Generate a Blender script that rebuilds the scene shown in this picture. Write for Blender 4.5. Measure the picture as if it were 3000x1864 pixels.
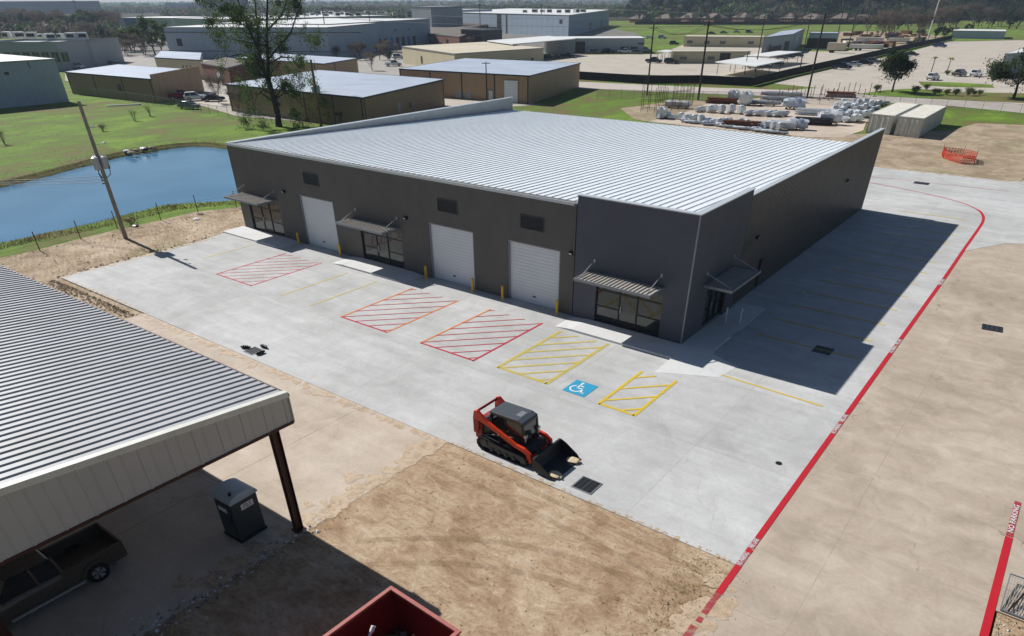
import bpy, bmesh, math, random
from mathutils import Vector, Matrix
from mathutils.geometry import tessellate_polygon
R=math.radians; PI=math.pi
random.seed(7)
scn=bpy.context.scene; C=scn.collection
for o in list(bpy.data.objects): bpy.data.objects.remove(o)

# ------------------------------------------------------------ camera
CP=Vector((16.082,-38.806,17.985)); YAW,PIT,ROL=-0.6503,-0.6461,-0.0053
FPX=1949.78; UX,UY=10.886,535.02                      # focal length and lens shift, in photo pixels (3000 wide)
FW=Vector((math.sin(YAW)*math.cos(PIT),math.cos(YAW)*math.cos(PIT),math.sin(PIT)))
RT=FW.cross(Vector((0,0,1))).normalized(); UP=RT.cross(FW)
R2=RT*math.cos(ROL)+UP*math.sin(ROL); U2=-RT*math.sin(ROL)+UP*math.cos(ROL)
cd=bpy.data.cameras.new('camera'); cam=bpy.data.objects.new('camera',cd); C.objects.link(cam)
cam.matrix_world=Matrix(((R2.x,U2.x,-FW.x,CP.x),(R2.y,U2.y,-FW.y,CP.y),(R2.z,U2.z,-FW.z,CP.z),(0,0,0,1)))
cd.sensor_width=36; cd.lens=FPX/3000*36; cd.shift_x=-UX/3000; cd.shift_y=UY/3000
cd.clip_start=0.5; cd.clip_end=20000
scn.camera=cam
def A(x,y,z=0):
    'photo pixel -> point of the level at height z'
    d=FW+R2*((x-1500-UX)/FPX)+U2*((932+UY-y)/FPX)
    return CP+d*((z-CP.z)/d.z)
def V(x,y,z=0): return A(x*1.2331,y*1.2331,z)

# ------------------------------------------------------------ light
SD=Vector((1.2443,-0.1145,-1)).normalized()            # direction the sunlight travels
EL=math.asin(-SD.z)
w=bpy.data.worlds.new('World'); scn.world=w; w.use_nodes=True
nt=w.node_tree; bg=nt.nodes['Background']; sky=nt.nodes.new('ShaderNodeTexSky')
sky.sky_type='NISHITA'; sky.sun_disc=False; sky.sun_elevation=EL
sky.sun_rotation=math.atan2(-SD.x,-SD.y)
sky.air_density=1.0; sky.dust_density=0.6; sky.ozone_density=3.0; sky.altitude=20
nt.links.new(sky.outputs[0],bg.inputs[0]); bg.inputs[1].default_value=0.05
sl=bpy.data.lights.new('sun','SUN'); sl.energy=5.0; sl.angle=R(0.53); sl.color=(1,.98,.945)
so=bpy.data.objects.new('sun',sl); C.objects.link(so); so.rotation_euler=SD.to_track_quat('-Z','Y').to_euler()
scn.view_settings.view_transform='Standard'; scn.view_settings.look='None'
scn.view_settings.exposure=0.12; scn.view_settings.gamma=1
scn.cycles.max_bounces=5; scn.cycles.transparent_max_bounces=12

# ------------------------------------------------------------ materials
def srgb(h):
    if isinstance(h,str):
        v=[int(h[i:i+2],16)/255 for i in (0,2,4)]
        return tuple(((c+.055)/1.055)**2.4 if c>.04 else c/12.92 for c in v)
    return h
class NT:
    def __init__(s,name):
        s.m=bpy.data.materials.new(name); s.m.use_nodes=True; s.t=s.m.node_tree; s.b=s.t.nodes['Principled BSDF']
        s.geo=None
    def n(s,ty,**k):
        o=s.t.nodes.new(ty)
        for a,v in k.items():
            if a[0]=='i' and a[1:].isdigit(): o.inputs[int(a[1:])].default_value=v
            else: setattr(o,a,v)
        return o
    def l(s,a,b): s.t.links.new(a,b)
    def pos(s,scale=(1,1,1),rot=0,obj=False):
        if obj: src=s.n('ShaderNodeTexCoord').outputs['Object']
        else: src=s.n('ShaderNodeNewGeometry').outputs['Position']
        mp=s.n('ShaderNodeMapping'); mp.inputs['Scale'].default_value=scale; mp.inputs['Rotation'].default_value=(0,0,rot)
        s.l(src,mp.inputs[0]); return mp.outputs[0]
    def noise(s,scale,detail=4,rough=.55,vec=None,dist=0):
        o=s.n('ShaderNodeTexNoise'); o.inputs['Scale'].default_value=scale; o.inputs['Detail'].default_value=detail
        o.inputs['Roughness'].default_value=rough; o.inputs['Distortion'].default_value=dist
        if vec: s.l(vec,o.inputs['Vector'])
        return o.outputs['Fac']
    def ramp(s,fac,stops):
        o=s.n('ShaderNodeValToRGB'); e=o.color_ramp.elements
        while len(e)<len(stops): e.new(.5)
        for q,(p,c) in zip(e,stops):
            q.position=p; c=srgb(c) if isinstance(c,str) else ((c,c,c) if not isinstance(c,tuple) else c); q.color=(*c[:3],1)
        s.l(fac,o.inputs[0]); return o.outputs[0]
    def mix(s,a,b,fac,mode='MIX'):
        o=s.n('ShaderNodeMix',data_type='RGBA',blend_type=mode)
        for i,v in ((0,fac),(6,a),(7,b)):
            if hasattr(v,'node'): s.l(v,o.inputs[i])
            else:
                if i: v=(*srgb(v)[:3],1) if not isinstance(v,(int,float)) else (v,v,v,1)
                o.inputs[i].default_value=v
        return o.outputs[2]
    def math(s,op,a,b=0,c=0):
        o=s.n('ShaderNodeMath',operation=op)
        for i,v in enumerate((a,b,c)):
            if hasattr(v,'node'): s.l(v,o.inputs[i])
            else: o.inputs[i].default_value=v
        return o.outputs[0]
    def sep(s,v):
        o=s.n('ShaderNodeSeparateXYZ'); s.l(v,o.inputs[0]); return o.outputs
    def bump(s,h,strength=.3,dist=.02):
        o=s.n('ShaderNodeBump'); o.inputs['Strength'].default_value=strength; o.inputs['Distance'].default_value=dist
        s.l(h,o.inputs['Height']); s.l(o.outputs[0],s.b.inputs['Normal'])
    def col(s,c): s.l(c,s.b.inputs['Base Color'])
def M_(name,col,rough=.6,metal=0,var=.12,scale=1.5,spec=.5,obj=False,bump=0,dirt=None):
    'paint / metal / plain surface with mottling and slight gloss variation'
    s=NT(name); c=srgb(col); p=s.pos(obj=obj)
    n=s.noise(scale,5,.6,p); n2=s.noise(scale*9,3,.6,p)
    f=s.ramp(n,[(.3,1-var),(.7,1+var*.3)]); o=s.mix((*c,),f,1.0,'MULTIPLY')
    f2=s.ramp(n2,[(.35,1-var*.5),(.65,1.0)]); o=s.mix(o,f2,1.0,'MULTIPLY')
    if dirt: o=s.mix(o,dirt,s.ramp(s.noise(scale*.7,6,.7,p,.6),[(.52,0.0),(.75,.55)]))
    s.col(o); s.b.inputs['Metallic'].default_value=metal; s.b.inputs['Specular IOR Level'].default_value=spec
    s.l(s.math('MULTIPLY_ADD',n2,.25,rough-.12),s.b.inputs['Roughness'])
    if bump: s.bump(n2,bump,.01)
    return s.m
def concrete(name,lo,mid,hi,cell=None,joint=None,streak=0,rot=0,crack=0,stain='7d7468'):
    s=NT(name); p=s.pos(); a=s.noise(.16,6,.6,p,.4); b=s.noise(.7,6,.65,p,.8); c=s.noise(6,6,.7,p)
    m=s.mix(a,b,.45); o=s.ramp(m,[(.33,lo),(.5,mid),(.68,hi)])
    o=s.mix(o,s.ramp(c,[(.3,.90),(.6,1.0),(.8,1.04)]),1.0,'MULTIPLY')
    o=s.mix(o,s.ramp(s.noise(60,2,.7,p),[(.3,.94),(.7,1.03)]),1.0,'MULTIPLY')
    if streak:
        st=s.noise(1,5,.6,s.pos((.10,1.1,1),rot)); o=s.mix(o,s.ramp(st,[(.35,1-streak),(.6,1.0)]),1.0,'MULTIPLY')
    if cell:
        x,y,_=s.sep(p); fx=s.math('FLOOR',s.math('DIVIDE',s.math('ADD',x,cell[2]),cell[0])); fy=s.math('FLOOR',s.math('DIVIDE',s.math('ADD',y,cell[3]),cell[1]))
        cb=s.n('ShaderNodeCombineXYZ'); s.l(fx,cb.inputs[0]); s.l(fy,cb.inputs[1])
        wn=s.n('ShaderNodeTexWhiteNoise'); s.l(cb.outputs[0],wn.inputs[0])
        o=s.mix(o,s.ramp(wn.outputs[0],[(0,.93),(1,1.03)]),1.0,'MULTIPLY')
    if joint:
        x,y,_=s.sep(p)
        for v,per,off in ((x,joint[0],joint[2]),(y,joint[1],joint[3])):
            q=s.math('PINGPONG',s.math('ADD',v,off),per/2); k=s.math('LESS_THAN',q,joint[4])
            k=s.math('MULTIPLY',k,s.ramp(s.noise(.8,3,.6,p),[(.35,.25),(.6,.8)])); o=s.mix(o,stain,k)
    if crack:
        vo=s.n('ShaderNodeTexVoronoi',feature='DISTANCE_TO_EDGE'); vo.inputs['Scale'].default_value=.13
        wp=s.n('ShaderNodeVectorMath',operation='ADD'); nn=s.n('ShaderNodeTexNoise'); nn.inputs['Scale'].default_value=1.2; nn.inputs['Detail'].default_value=5
        sc=s.n('ShaderNodeVectorMath',operation='SCALE'); sc.inputs['Scale'].default_value=1.6; s.l(p,nn.inputs['Vector']); s.l(nn.outputs['Color'],sc.inputs[0]); s.l(p,wp.inputs[0]); s.l(sc.outputs[0],wp.inputs[1]); s.l(wp.outputs[0],vo.inputs['Vector'])
        o=s.mix(o,'6f675e',s.math('MULTIPLY',s.math('LESS_THAN',vo.outputs['Distance'],.0022),s.ramp(s.noise(.25,2,.5,p),[(.5,0.0),(.62,crack)])))
    sp=s.ramp(s.noise(.45,7,.75,s.pos((1,1,1),.7),1.4),[(.60,0.0),(.72,.30),(.8,.5)]); o=s.mix(o,stain,sp)
    s.col(o); s.b.inputs['Roughness'].default_value=.85; s.b.inputs['Specular IOR Level'].default_value=.25
    s.bump(c,.25,.01); return s.m
def paint(name,col,wear=.5,scale=3.0,light=1.0):
    s=NT(name); p=s.pos(); n=s.noise(scale,6,.75,p); n2=s.noise(scale*14,3,.7,p)
    s.col(s.mix(col,s.ramp(n2,[(.3,.85),(.7,1.0)]),1.0,'MULTIPLY')); s.b.inputs['Roughness'].default_value=.7
    m=s.math('ADD',s.math('MULTIPLY',n,.65),s.math('MULTIPLY',n2,.35))
    al=s.ramp(m,[(max(0,wear-.10),0.0),(min(1,wear+.08),light)]) if wear>0 else None
    if al: s.l(al,s.b.inputs['Alpha'])
    return s.m
def grassm():
    s=NT('field_grass'); p=s.pos(); a=s.noise(.035,5,.6,p,.5); b=s.noise(.25,6,.65,s.pos((1,.45,1),.4),.6); c=s.noise(3,6,.75,p)
    m=s.mix(a,b,.5); o=s.ramp(m,[(.34,'8a7c5a'),(.44,'7b7748'),(.51,'6f8a3a'),(.61,'86a23e'),(.72,'a3ae58')])
    o=s.mix(o,s.ramp(c,[(.3,.62),(.6,1.0),(.8,1.15)]),1.0,'MULTIPLY')
    o=s.mix(o,s.ramp(s.noise(25,3,.7,p),[(.3,.7),(.7,1.1)]),1.0,'MULTIPLY')
    s.col(o); s.b.inputs['Roughness'].default_value=.9; s.b.inputs['Specular IOR Level'].default_value=.1
    s.bump(s.math('ADD',b,c),.5,.12); return s.m
def dirtm(name,cols,rot=0.0,grass=.0,tracks=True):
    s=NT(name); p=s.pos(); a=s.noise(.22,6,.65,p,.7); b=s.noise(1.3,8,.74,s.pos((.8,1.15,1),rot),.7); c=s.noise(11,6,.75,p,.4)
    m=s.mix(a,b,.5); o=s.ramp(m,[(.34,cols[0]),(.47,cols[1]),(.58,cols[2]),(.70,cols[3])])
    o=s.mix(o,s.ramp(c,[(.28,.66),(.5,.97),(.75,1.1)]),1.0,'MULTIPLY')
    h=s.math('ADD',s.math('MULTIPLY',b,1.5),c)
    if tracks:
        wv=s.n('ShaderNodeTexWave',bands_direction='Y'); wv.inputs['Scale'].default_value=1.1; wv.inputs['Distortion'].default_value=7; wv.inputs['Detail'].default_value=5; wv.inputs['Detail Scale'].default_value=1.2
        s.l(s.pos((.32,1,1),rot),wv.inputs['Vector'])
        tm=s.ramp(s.noise(.15,3,.5,p),[(.42,0.0),(.6,1.0)]); tw=s.ramp(wv.outputs['Fac'],[(.2,.93),(.55,1.0),(.9,1.03)])
        o=s.mix(o,s.mix(1.0,tw,tm),1.0,'MULTIPLY'); h=s.math('ADD',h,s.math('MULTIPLY',wv.outputs['Fac'],.35))
    if grass: o=s.mix(o,'63803a',s.math('MULTIPLY',s.ramp(s.noise(.12,6,.7,p,.8),[(.55,0.0),(.62,1.0)]),grass))
    s.col(o); s.b.inputs['Roughness'].default_value=.95; s.b.inputs['Specular IOR Level'].default_value=.1
    s.bump(h,.8,.09); return s.m
def foliage(name,c1,c2,c3,dens=.6):
    s=NT(name); p=s.pos(); o=s.ramp(s.noise(.9,4,.6,p),[(.35,c1),(.52,c2),(.68,c3)])
    oi=s.n('ShaderNodeObjectInfo'); o=s.mix(o,s.ramp(oi.outputs['Random'],[(0,.75),(1,1.2)]),1.0,'MULTIPLY')
    s.col(o); s.b.inputs['Roughness'].default_value=.7; s.b.inputs['Specular IOR Level'].default_value=.2
    tl=s.n('ShaderNodeBsdfTranslucent'); s.l(o,tl.inputs[0]); mx=s.n('ShaderNodeMixShader'); mx.inputs[0].default_value=.38; s.l(s.b.outputs[0],mx.inputs[1]); s.l(tl.outputs[0],mx.inputs[2]); s.l(mx.outputs[0],s.t.nodes['Material Output'].inputs['Surface'])
    return s.m
def glass(name,col='1d2426',rough=.06):
    s=NT(name); s.col(s.mix(srgb(col),'30383a',s.noise(.6,2,.5,s.pos()))); s.b.inputs['Roughness'].default_value=rough; s.b.inputs['Specular IOR Level'].default_value=.8; return s.m
def ribmat(name,col,per,axis=0,dark=.6,wd=.12,rough=.5,metal=0,var=.1):
    'painted metal sheet whose ribs are too fine to be modelled where it stands far off'
    s=NT(name); p=s.pos(); x,y,z=s.sep(p); v=(x,y,z)[axis] if axis<3 else s.math('ADD',x,y)
    q=s.math('PINGPONG',v,per/2); o=s.mix((*srgb(col),),s.ramp(s.noise(.5,4,.6,p),[(.3,1-var),(.7,1.0)]),1.0,'MULTIPLY')
    o=s.mix(o,s.ramp(s.math('DIVIDE',q,per/2),[(wd,dark),(wd+.1,1.0)]),1.0,'MULTIPLY'); s.col(o)
    s.b.inputs['Roughness'].default_value=rough; s.b.inputs['Metallic'].default_value=metal; s.bump(q,.6,.05); return s.m

MAT=dict(
 grass=grassm(),
 lot=concrete('new_concrete','b5b4b1','c6c5c2','d8d7d5',cell=(9.2,7.4,3.1,3.3),joint=(9.2,7.4,3.1,3.3,.018),streak=.11,rot=1.25,stain='a09c95'),
 walk=concrete('sidewalk_concrete','cfcecb','dad9d7','e4e3e1',stain='a8a39a'),
 tan=concrete('drive_concrete','a2937f','bbab99','d0c2b0',joint=(7.6,6.1,1.2,2.0,.012),streak=.08,rot=.2,crack=.7,stain='958778'),
 tan2=concrete('old_concrete','b5a593','cabaa8','d9cbbb',joint=(9.8,12,0.6,3.0,.03),streak=.1,rot=.8,crack=.4,stain='93816a'),
 far=concrete('yard_concrete','b5a999','c3b9ab','cec6ba',joint=(9,9,0,0,.05),streak=.08,rot=.5,crack=.8,stain='9b8a76'),
 road=concrete('road_concrete','b5a9a0','c3b8ae','cdc4bc',joint=(7,100,0,0,.04),stain='998b7e'),
 ind=concrete('worn_yard_concrete','97918a','a7a098','b5aea5',stain='7f786f'),
 asph=concrete('old_asphalt','6e6a64','7d7972','8b877f',stain='57534d'),
 dirt=dirtm('bare_dirt',('8a6f55','b89b7c','d4bc9e','e8d6c0'),.2),
 dirt2=dirtm('stripped_soil',('857766','a7957c','c3b098','d6c7af'),-.45,grass=.25),
 dirt3=dirtm('pond_dirt',('8e785e','b5a086','cfbaa0','e0cfba'),.9,grass=.2),
 wall=M_('charcoal_stucco','615d59',.75,var=.14,scale=.6,bump=.15), wallc=M_('corner_stucco','555660',.75,var=.12,scale=.6,bump=.15),
 wallm=M_('charcoal_metal','6b6764',.33,var=.18,scale=.8),
 trim=M_('grey_trim','8d9196',.4,.3,var=.08), cap=M_('parapet_cap','cfd4d8',.4,.2,var=.08), dark=M_('black_metal','1c1d1f',.45), dkg=M_('dark_grey_metal','3a3b3d',.45),
 galv=M_('galvanised_roof','f0f5f7',.42,.0,var=.05,scale=.25,spec=.5), pin=M_('parapet_lining','9aa0a4',.5,.1),
 white=M_('white_paint','e6e6e4',.5,var=.06), door=M_('white_door','dcdee2',.45,var=.05,scale=.5),
 glassf=glass('storefront_glass','1a1b17',.04), glassc=glass('car_glass','101417',.05), yel=M_('yellow_paint','d9ab10',.5,var=.12,scale=3), steel=M_('bright_steel','c9cbcc',.35,.6),
 shedr=M_('old_roof_sheet','b2b2b3',.5,.0,var=.12,scale=.35,dirt='93938e'), shedf=ribmat('fascia_sheet','c2bfba',.9,1,.9,.05,.55), rust=M_('red_oxide_steel','4a241d',.6,var=.2,scale=3), tw=M_('white_trim','dddcd2',.5),
 orange=M_('orange_paint','e8401a',.4,var=.22,scale=4,obj=True,dirt='8a3f28'), red2=M_('dark_red_paint','9c1d14',.4,var=.15,scale=4,obj=True), rubber=M_('black_rubber','17171a',.8,var=.2,scale=6), cabg=M_('cab_roof','4d5257',.4,var=.1,scale=5),
 bucket=M_('bucket_steel','34373c',.5,.4,var=.3,scale=5,dirt='6b4b38'), sand=M_('sandbag','d9c4a2',.9,var=.15,scale=8,bump=.4),
 pole=M_('weathered_pole','8f887c',.9,var=.3,scale=3,bump=.4), poled=M_('dark_pole','33291f',.9,var=.25,scale=3,bump=.3), grey=M_('transformer_grey','a7abb0',.5,.1), wire=M_('wire','16171a',.6),
 bark=M_('bark','3b3128',.95,var=.35,scale=4,bump=.6), barkg=M_('grey_bark','5f564c',.95,var=.3,scale=4,bump=.5),
 leaf=foliage('leaf_dark','1a2611','304222','567034'), leaf2=foliage('leaf_olive','28361a','4a5e2c','74883f'), leaf3=foliage('leaf_blue','182a20','2a4134','425a48'), twig=foliage('twigs','4a4139','665b50','82776b'), weed=foliage('weeds','4e5a28','77893a','a09a5c'), bare=foliage('dry_twigs','59493b','75614e','8b7863'),
 tanw=ribmat('tan_sheet','93795d',.9,3,.88), tanw2=ribmat('buff_sheet','a58a6a',.9,3,.88), broof=M_('blue_grey_roof','b9c3d2',.5,.0,var=.12,scale=.12,dirt='8b919a'), beigew=M_('cream_wall','c4b999',.8,var=.08,scale=.2), beiger=M_('cream_roof','cfc3ab',.8,var=.1,scale=.08,dirt='b5a78d'), whiter=M_('white_roof','e2e2df',.6,var=.06,scale=.1),
 bluew=ribmat('pale_blue_sheet','a9b6c6',1.2,3,.93), greyw=ribmat('grey_panel','9aa9b8',3.2,3,.9,.03,.8), greyw2=M_('grey_block','a3abae',.8,var=.08,scale=.2), brick=M_('red_brick','7a4d3b',.85,var=.15,scale=.5), roofd=M_('shingles','6c6258',.9,var=.15,scale=.4), roofb=M_('dark_shingles','51443b',.9,var=.15,scale=.4), blueg=ribmat('blue_office','4b6a80',3.5,2,.6,.4,.3), navy=M_('navy_band','2b3947',.4), teal=M_('blue_sign','3273a0',.6), screen=M_('black_screen','121516',.95,var=.3,scale=.6),
 contw=M_('container_side','cfd0c8',.6,var=.15,scale=1.5,dirt='8d7d68'), contt=M_('container_roof','ece6d8',.6,var=.15,scale=1.2,dirt='b59a72'), wrap=M_('shrink_wrap','d5dadd',.35,var=.2,scale=2.5,bump=.8), wood=M_('timber','8a6a46',.85,var=.25,scale=3), rustb=M_('rusty_bar','6a3a26',.85,var=.3,scale=4),
 net=M_('orange_net','e0492c',.7,var=.15,scale=8), wc=M_('porta_shell','2f3a3e',.5,var=.1,scale=3), wcr=M_('porta_roof','b4c2cc',.4,var=.1,scale=3), rimm=M_('wheel_rim','b8babd',.35,.7), gold=M_('bronze_car_paint','645c52',.3,.4,var=.05), binred=M_('dumpster_red','7e1a16',.5,var=.2,scale=2.5,dirt='5a2a20'), rimr=M_('dumpster_rim','b5675c',.6,var=.2,scale=4), stone=M_('stones','a8977f',.95,var=.4,scale=7), mud=dirtm('pond_bank',('5b5a36','6b6a3c','7b6f4e','8f7f60'),.3,tracks=False),
 pyel=paint('yellow_line_paint','e6c41c',.40,2.2,.9), pyel2=paint('faded_yellow_paint','dcc650',.44,1.8,.75), pred=paint('red_line_paint','c51f38',.36,2.5,.95), pred2=paint('thin_red_paint','d0303f',.44,3,.85), pora=paint('orange_line_paint','ea8420',.40,3,.9), pblue=paint('blue_pad_paint','1f9fc8',.30,4,.97), pwh=paint('white_marking_paint','e8e8e8',.28,4,.98), fire=paint('fire_lane_red','c41326',.25,1.2,.98), firef=paint('worn_fire_lane_red','b53040',.46,2,.9),
)
def carpaint(n,c): return M_(n,c,.28,.15,var=.03,obj=True)
def water():
    s=NT('pond_water'); s.col(s.mix('3f6c8c','5787a6',s.ramp(s.noise(.05,3,.5,s.pos()),[(.3,0.0),(.7,1.0)]))); s.b.inputs['Roughness'].default_value=.12; s.b.inputs['IOR'].default_value=1.33
    s.bump(s.noise(1.6,4,.6,s.pos((1,2.2,1),.5)),.25,.05); return s.m
MAT['water']=water()
MAT['floor']=dirtm('forest_floor',('2f2c1e','3c3a26','4a462f','5a5339'),.3,tracks=False)
MAT['spill']=paint('spilled_soil','cdb497',.44,2.2,.95); MAT['rut']=paint('wheel_rut','9b8062',.49,1.4,.28)

# ------------------------------------------------------------ mesh helpers
class MB:
    def __init__(s): s.v=[]; s.f=[]; s.m=[]
    def add(s,vs,fs,mi=0):
        b=len(s.v); s.v+= [tuple(v) for v in vs]; s.f+=[tuple(b+i for i in f) for f in fs]; s.m+=[mi]*len(fs); return s
    def quad(s,*p,mi=0): return s.add(p,[tuple(range(len(p)))],mi)
    def box(s,x0,x1,y0,y1,z0,z1,mi=0):
        return s.add([(x,y,z) for z in (z0,z1) for y in (y0,y1) for x in (x0,x1)],[(0,2,3,1),(4,5,7,6),(0,1,5,4),(2,6,7,3),(0,4,6,2),(1,3,7,5)],mi)
    def obox(s,c,u,v,w,mi=0):
        'box centred on c with half vectors u,v,w'
        c,u,v,w=map(Vector,(c,u,v,w))
        return s.add([c+u*a+v*b+w*d for d in(-1,1) for b in(-1,1) for a in(-1,1)],[(0,2,3,1),(4,5,7,6),(0,1,5,4),(2,6,7,3),(0,4,6,2),(1,3,7,5)],mi)
    def prism(s,poly,z0,z1,mi=0,top=True,bot=True):
        n=len(poly); g=lambda z,p:z(p) if callable(z) else z
        a=sum(poly[i][0]*poly[(i+1)%n][1]-poly[(i+1)%n][0]*poly[i][1] for i in range(n))
        if a<0: poly=list(reversed(poly))
        vs=[(p[0],p[1],g(z0,p)) for p in poly]+[(p[0],p[1],g(z1,p)) for p in poly]
        fs=[(i,(i+1)%n,n+(i+1)%n,n+i) for i in range(n)]
        if top: fs.append(tuple(range(n,2*n)))
        if bot: fs.append(tuple(reversed(range(n))))
        return s.add(vs,fs,mi)
    def bar(s,p,q,r=.03,mi=0,h=None):
        p,q=Vector(p),Vector(q); d=q-p; L=d.length
        if L<1e-6: return s
        d/=L; a=Vector((0,0,1)) if abs(d.z)<.95 else Vector((1,0,0)); u=d.cross(a).normalized()*r; v=u.cross(d).normalized()*(h or r)
        return s.obox((p+q)/2,d*L/2,u,v,mi)
    def cyl(s,p,q,r0,r1=None,n=12,mi=0,cap=True):
        r1=r0 if r1 is None else r1; p,q=Vector(p),Vector(q); d=(q-p).normalized(); a=Vector((0,0,1)) if abs(d.z)<.95 else Vector((1,0,0)); u=d.cross(a).normalized(); v=d.cross(u)
        vs=[];
        for c,r in ((p,r0),(q,r1)):
            for i in range(n):
                t=2*PI*i/n; vs.append(c+u*math.cos(t)*r+v*math.sin(t)*r)
        fs=[(i,(i+1)%n,n+(i+1)%n,n+i) for i in range(n)]
        if cap: fs+=[tuple(range(n,2*n)),tuple(reversed(range(n)))]
        return s.add(vs,fs,mi)
    def tube(s,pts,r,n=8,mi=0):
        rs=r if isinstance(r,(list,tuple)) else [r]*len(pts)
        for i in range(len(pts)-1): s.cyl(pts[i],pts[i+1],rs[i],rs[i+1],n,mi,cap=True)
        return s
    def extr(s,prof,y0,y1,mi=0,ins=0,zt=1e9):
        'side profile in (x,z) extruded across y; points above zt are drawn in by ins'
        n=len(prof); a=sum(prof[i][0]*prof[(i+1)%n][1]-prof[(i+1)%n][0]*prof[i][1] for i in range(n))
        if a<0: prof=list(reversed(prof))
        k=lambda z:ins if z>zt else 0
        vs=[(x,y0+k(z),z) for x,z in prof]+[(x,y1-k(z),z) for x,z in prof]
        fs=[(i+n,(i+1)%n+n,(i+1)%n,i) for i in range(n)]+[tuple(range(n)),tuple(reversed(range(n,2*n)))]
        fs[-2],fs[-1]=tuple(range(n)),tuple(range(2*n-1,n-1,-1))
        return s.add(vs,fs,mi)
    def build(s,name,mats,parent=None,smooth=False,bev=0,M=None):
        me=bpy.data.meshes.new(name); me.from_pydata(s.v,[],s.f); mats=mats if isinstance(mats,(list,tuple)) else [mats]
        for m in mats: me.materials.append(MAT[m] if isinstance(m,str) else m)
        if len(mats)>1: me.polygons.foreach_set('material_index',s.m)
        if M is not None: me.transform(M)
        if bev:
            bm=bmesh.new(); bm.from_mesh(me); bmesh.ops.remove_doubles(bm,verts=bm.verts,dist=1e-5)
            bmesh.ops.bevel(bm,geom=list(bm.edges),offset=bev,segments=2,affect='EDGES',profile=.6,clamp_overlap=True); bm.to_mesh(me); bm.free()
        if smooth:
            bm=bmesh.new(); bm.from_mesh(me); bmesh.ops.recalc_face_normals(bm,faces=bm.faces); bm.to_mesh(me); bm.free()
        if smooth: me.polygons.foreach_set('use_smooth',[True]*len(me.polygons)); me.update()
        if smooth and smooth is not True: 
            try: me.set_sharp_from_angle(angle=R(smooth))
            except Exception: pass
        me.update()
        o=bpy.data.objects.new(name,me); C.objects.link(o)
        if parent: o.parent=parent
        return o
def tag(o,label=None,cat=None,group=None,kind=None):
    for k,v in (('label',label),('category',cat),('group',group),('kind',kind)):
        if v: o[k]=v
    return o
def thing(name,label,cat,loc=(0,0,0),rz=0,group=None):
    o=bpy.data.objects.new(name,None); C.objects.link(o); o.empty_display_size=.3
    o.location=loc; o.rotation_euler=(0,0,rz); return tag(o,label,cat,group)
def kids(o): return [c for c in bpy.data.objects if c.parent==o]
KC={}
def dup(o,loc,rz=0,label=None,sc=None,group=None):
    'copy of a thing, its parts and their sub-parts'
    if o.name not in KC: KC[o.name]=[(c,kids(c)) for c in kids(o)]
    r=o.copy(); C.objects.link(r); r.location=loc; r.rotation_euler=(0,0,rz)
    if sc: r.scale=sc if isinstance(sc,tuple) else (sc,sc,sc)
    if label: r['label']=label
    if group: r['group']=group
    out={}
    for c,g in KC[o.name]:
        d=c.copy(); C.objects.link(d); d.parent=r; out.setdefault(c.name.split('.')[0],[]).append(d)
        for e in g:
            f=e.copy(); C.objects.link(f); f.parent=d
    return r,out
def sheet(name,poly,z,m,thick=0.0,label=None,cat=None):
    'flat piece of the setting; poly of (x,y) or Vectors'
    mb=MB(); pts=[(p[0],p[1]) for p in poly]
    n=len(pts); a=sum(pts[i][0]*pts[(i+1)%n][1]-pts[(i+1)%n][0]*pts[i][1] for i in range(n))
    if a<0: pts.reverse()
    tr=tessellate_polygon([[Vector((x,y,0)) for x,y in pts]])
    mb.add([(x,y,z) for x,y in pts],[tuple(t) for t in tr])
    if thick:
        mb.add([(x,y,z) for x,y in pts]+[(x,y,z-thick) for x,y in pts],[(n+i,n+(i+1)%n,(i+1)%n,i) for i in range(n)])
    o=mb.build(name,m)
    bm=bmesh.new(); bm.from_mesh(o.data)
    for f in bm.faces:
        if abs(f.normal.z)>.5 and f.normal.z<0: f.normal_flip()
    bm.to_mesh(o.data); bm.free()
    return tag(o,kind='structure')
def P(*px): return [A(x,y) for x,y in px]

# ============================================================ SETTING
def smooth_loop(pts,k=4):
    out=[]; n=len(pts)
    for i in range(n):
        p0,p1,p2,p3=[Vector(pts[(i+j-1)%n]) for j in range(4)]
        for t in range(k):
            t/=k; out.append(.5*((2*p1)+(p2-p0)*t+(2*p0-5*p1+4*p2-p3)*t*t+(3*p1-p0-3*p2+p3)*t**3))
    return out
WL=[(-63.2,-16.2),(-63.3,-12.7),(-63.3,-8),(-63.9,-3.7),(-64.3,.6),(-62.5,3.6),(-59.9,7.1),(-57.5,12),(-59,20),(-68,26.5),(-80,28),(-91.5,26),(-96.4,24.4),(-97.6,18.8),(-96.7,13),(-94,6.6),(-90.6,-1.5),(-89.3,-6.1),(-88,-14),(-84,-24),(-70,-27),(-64,-22)]
WL=smooth_loop(WL,5); n=len(WL)
random.seed(3)
def off(d,j):
    o=[]
    for i,p in enumerate(WL):
        t=(WL[(i+1)%n]-WL[i-1]).normalized(); nn=Vector((-t.y,t.x)); c=Vector((-77,2))
        if (p+nn-c).length>(p-c).length: nn=-nn
        o.append(p-nn*(d+random.uniform(-j,j)))
    return o
G0=-.15
hole=off(1.7,.15); mid=off(.55,.22); inn=off(-1.2,.1)
big=9000; outer=[Vector((-big,-400,0)),Vector((big,-400,0)),Vector((big,big,0)),Vector((-big,big,0))]
tr=tessellate_polygon([outer,[Vector((p.x,p.y,0)) for p in hole]])
gm=MB(); allp=outer+[Vector((p.x,p.y,0)) for p in hole]
gm.add([(p.x,p.y,G0) for p in allp],[tuple(t) for t in tr]); g=gm.build('ground','grass')
bm=bmesh.new(); bm.from_mesh(g.data)
for f in bm.faces:
    if f.normal.z<0: f.normal_flip()
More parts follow.
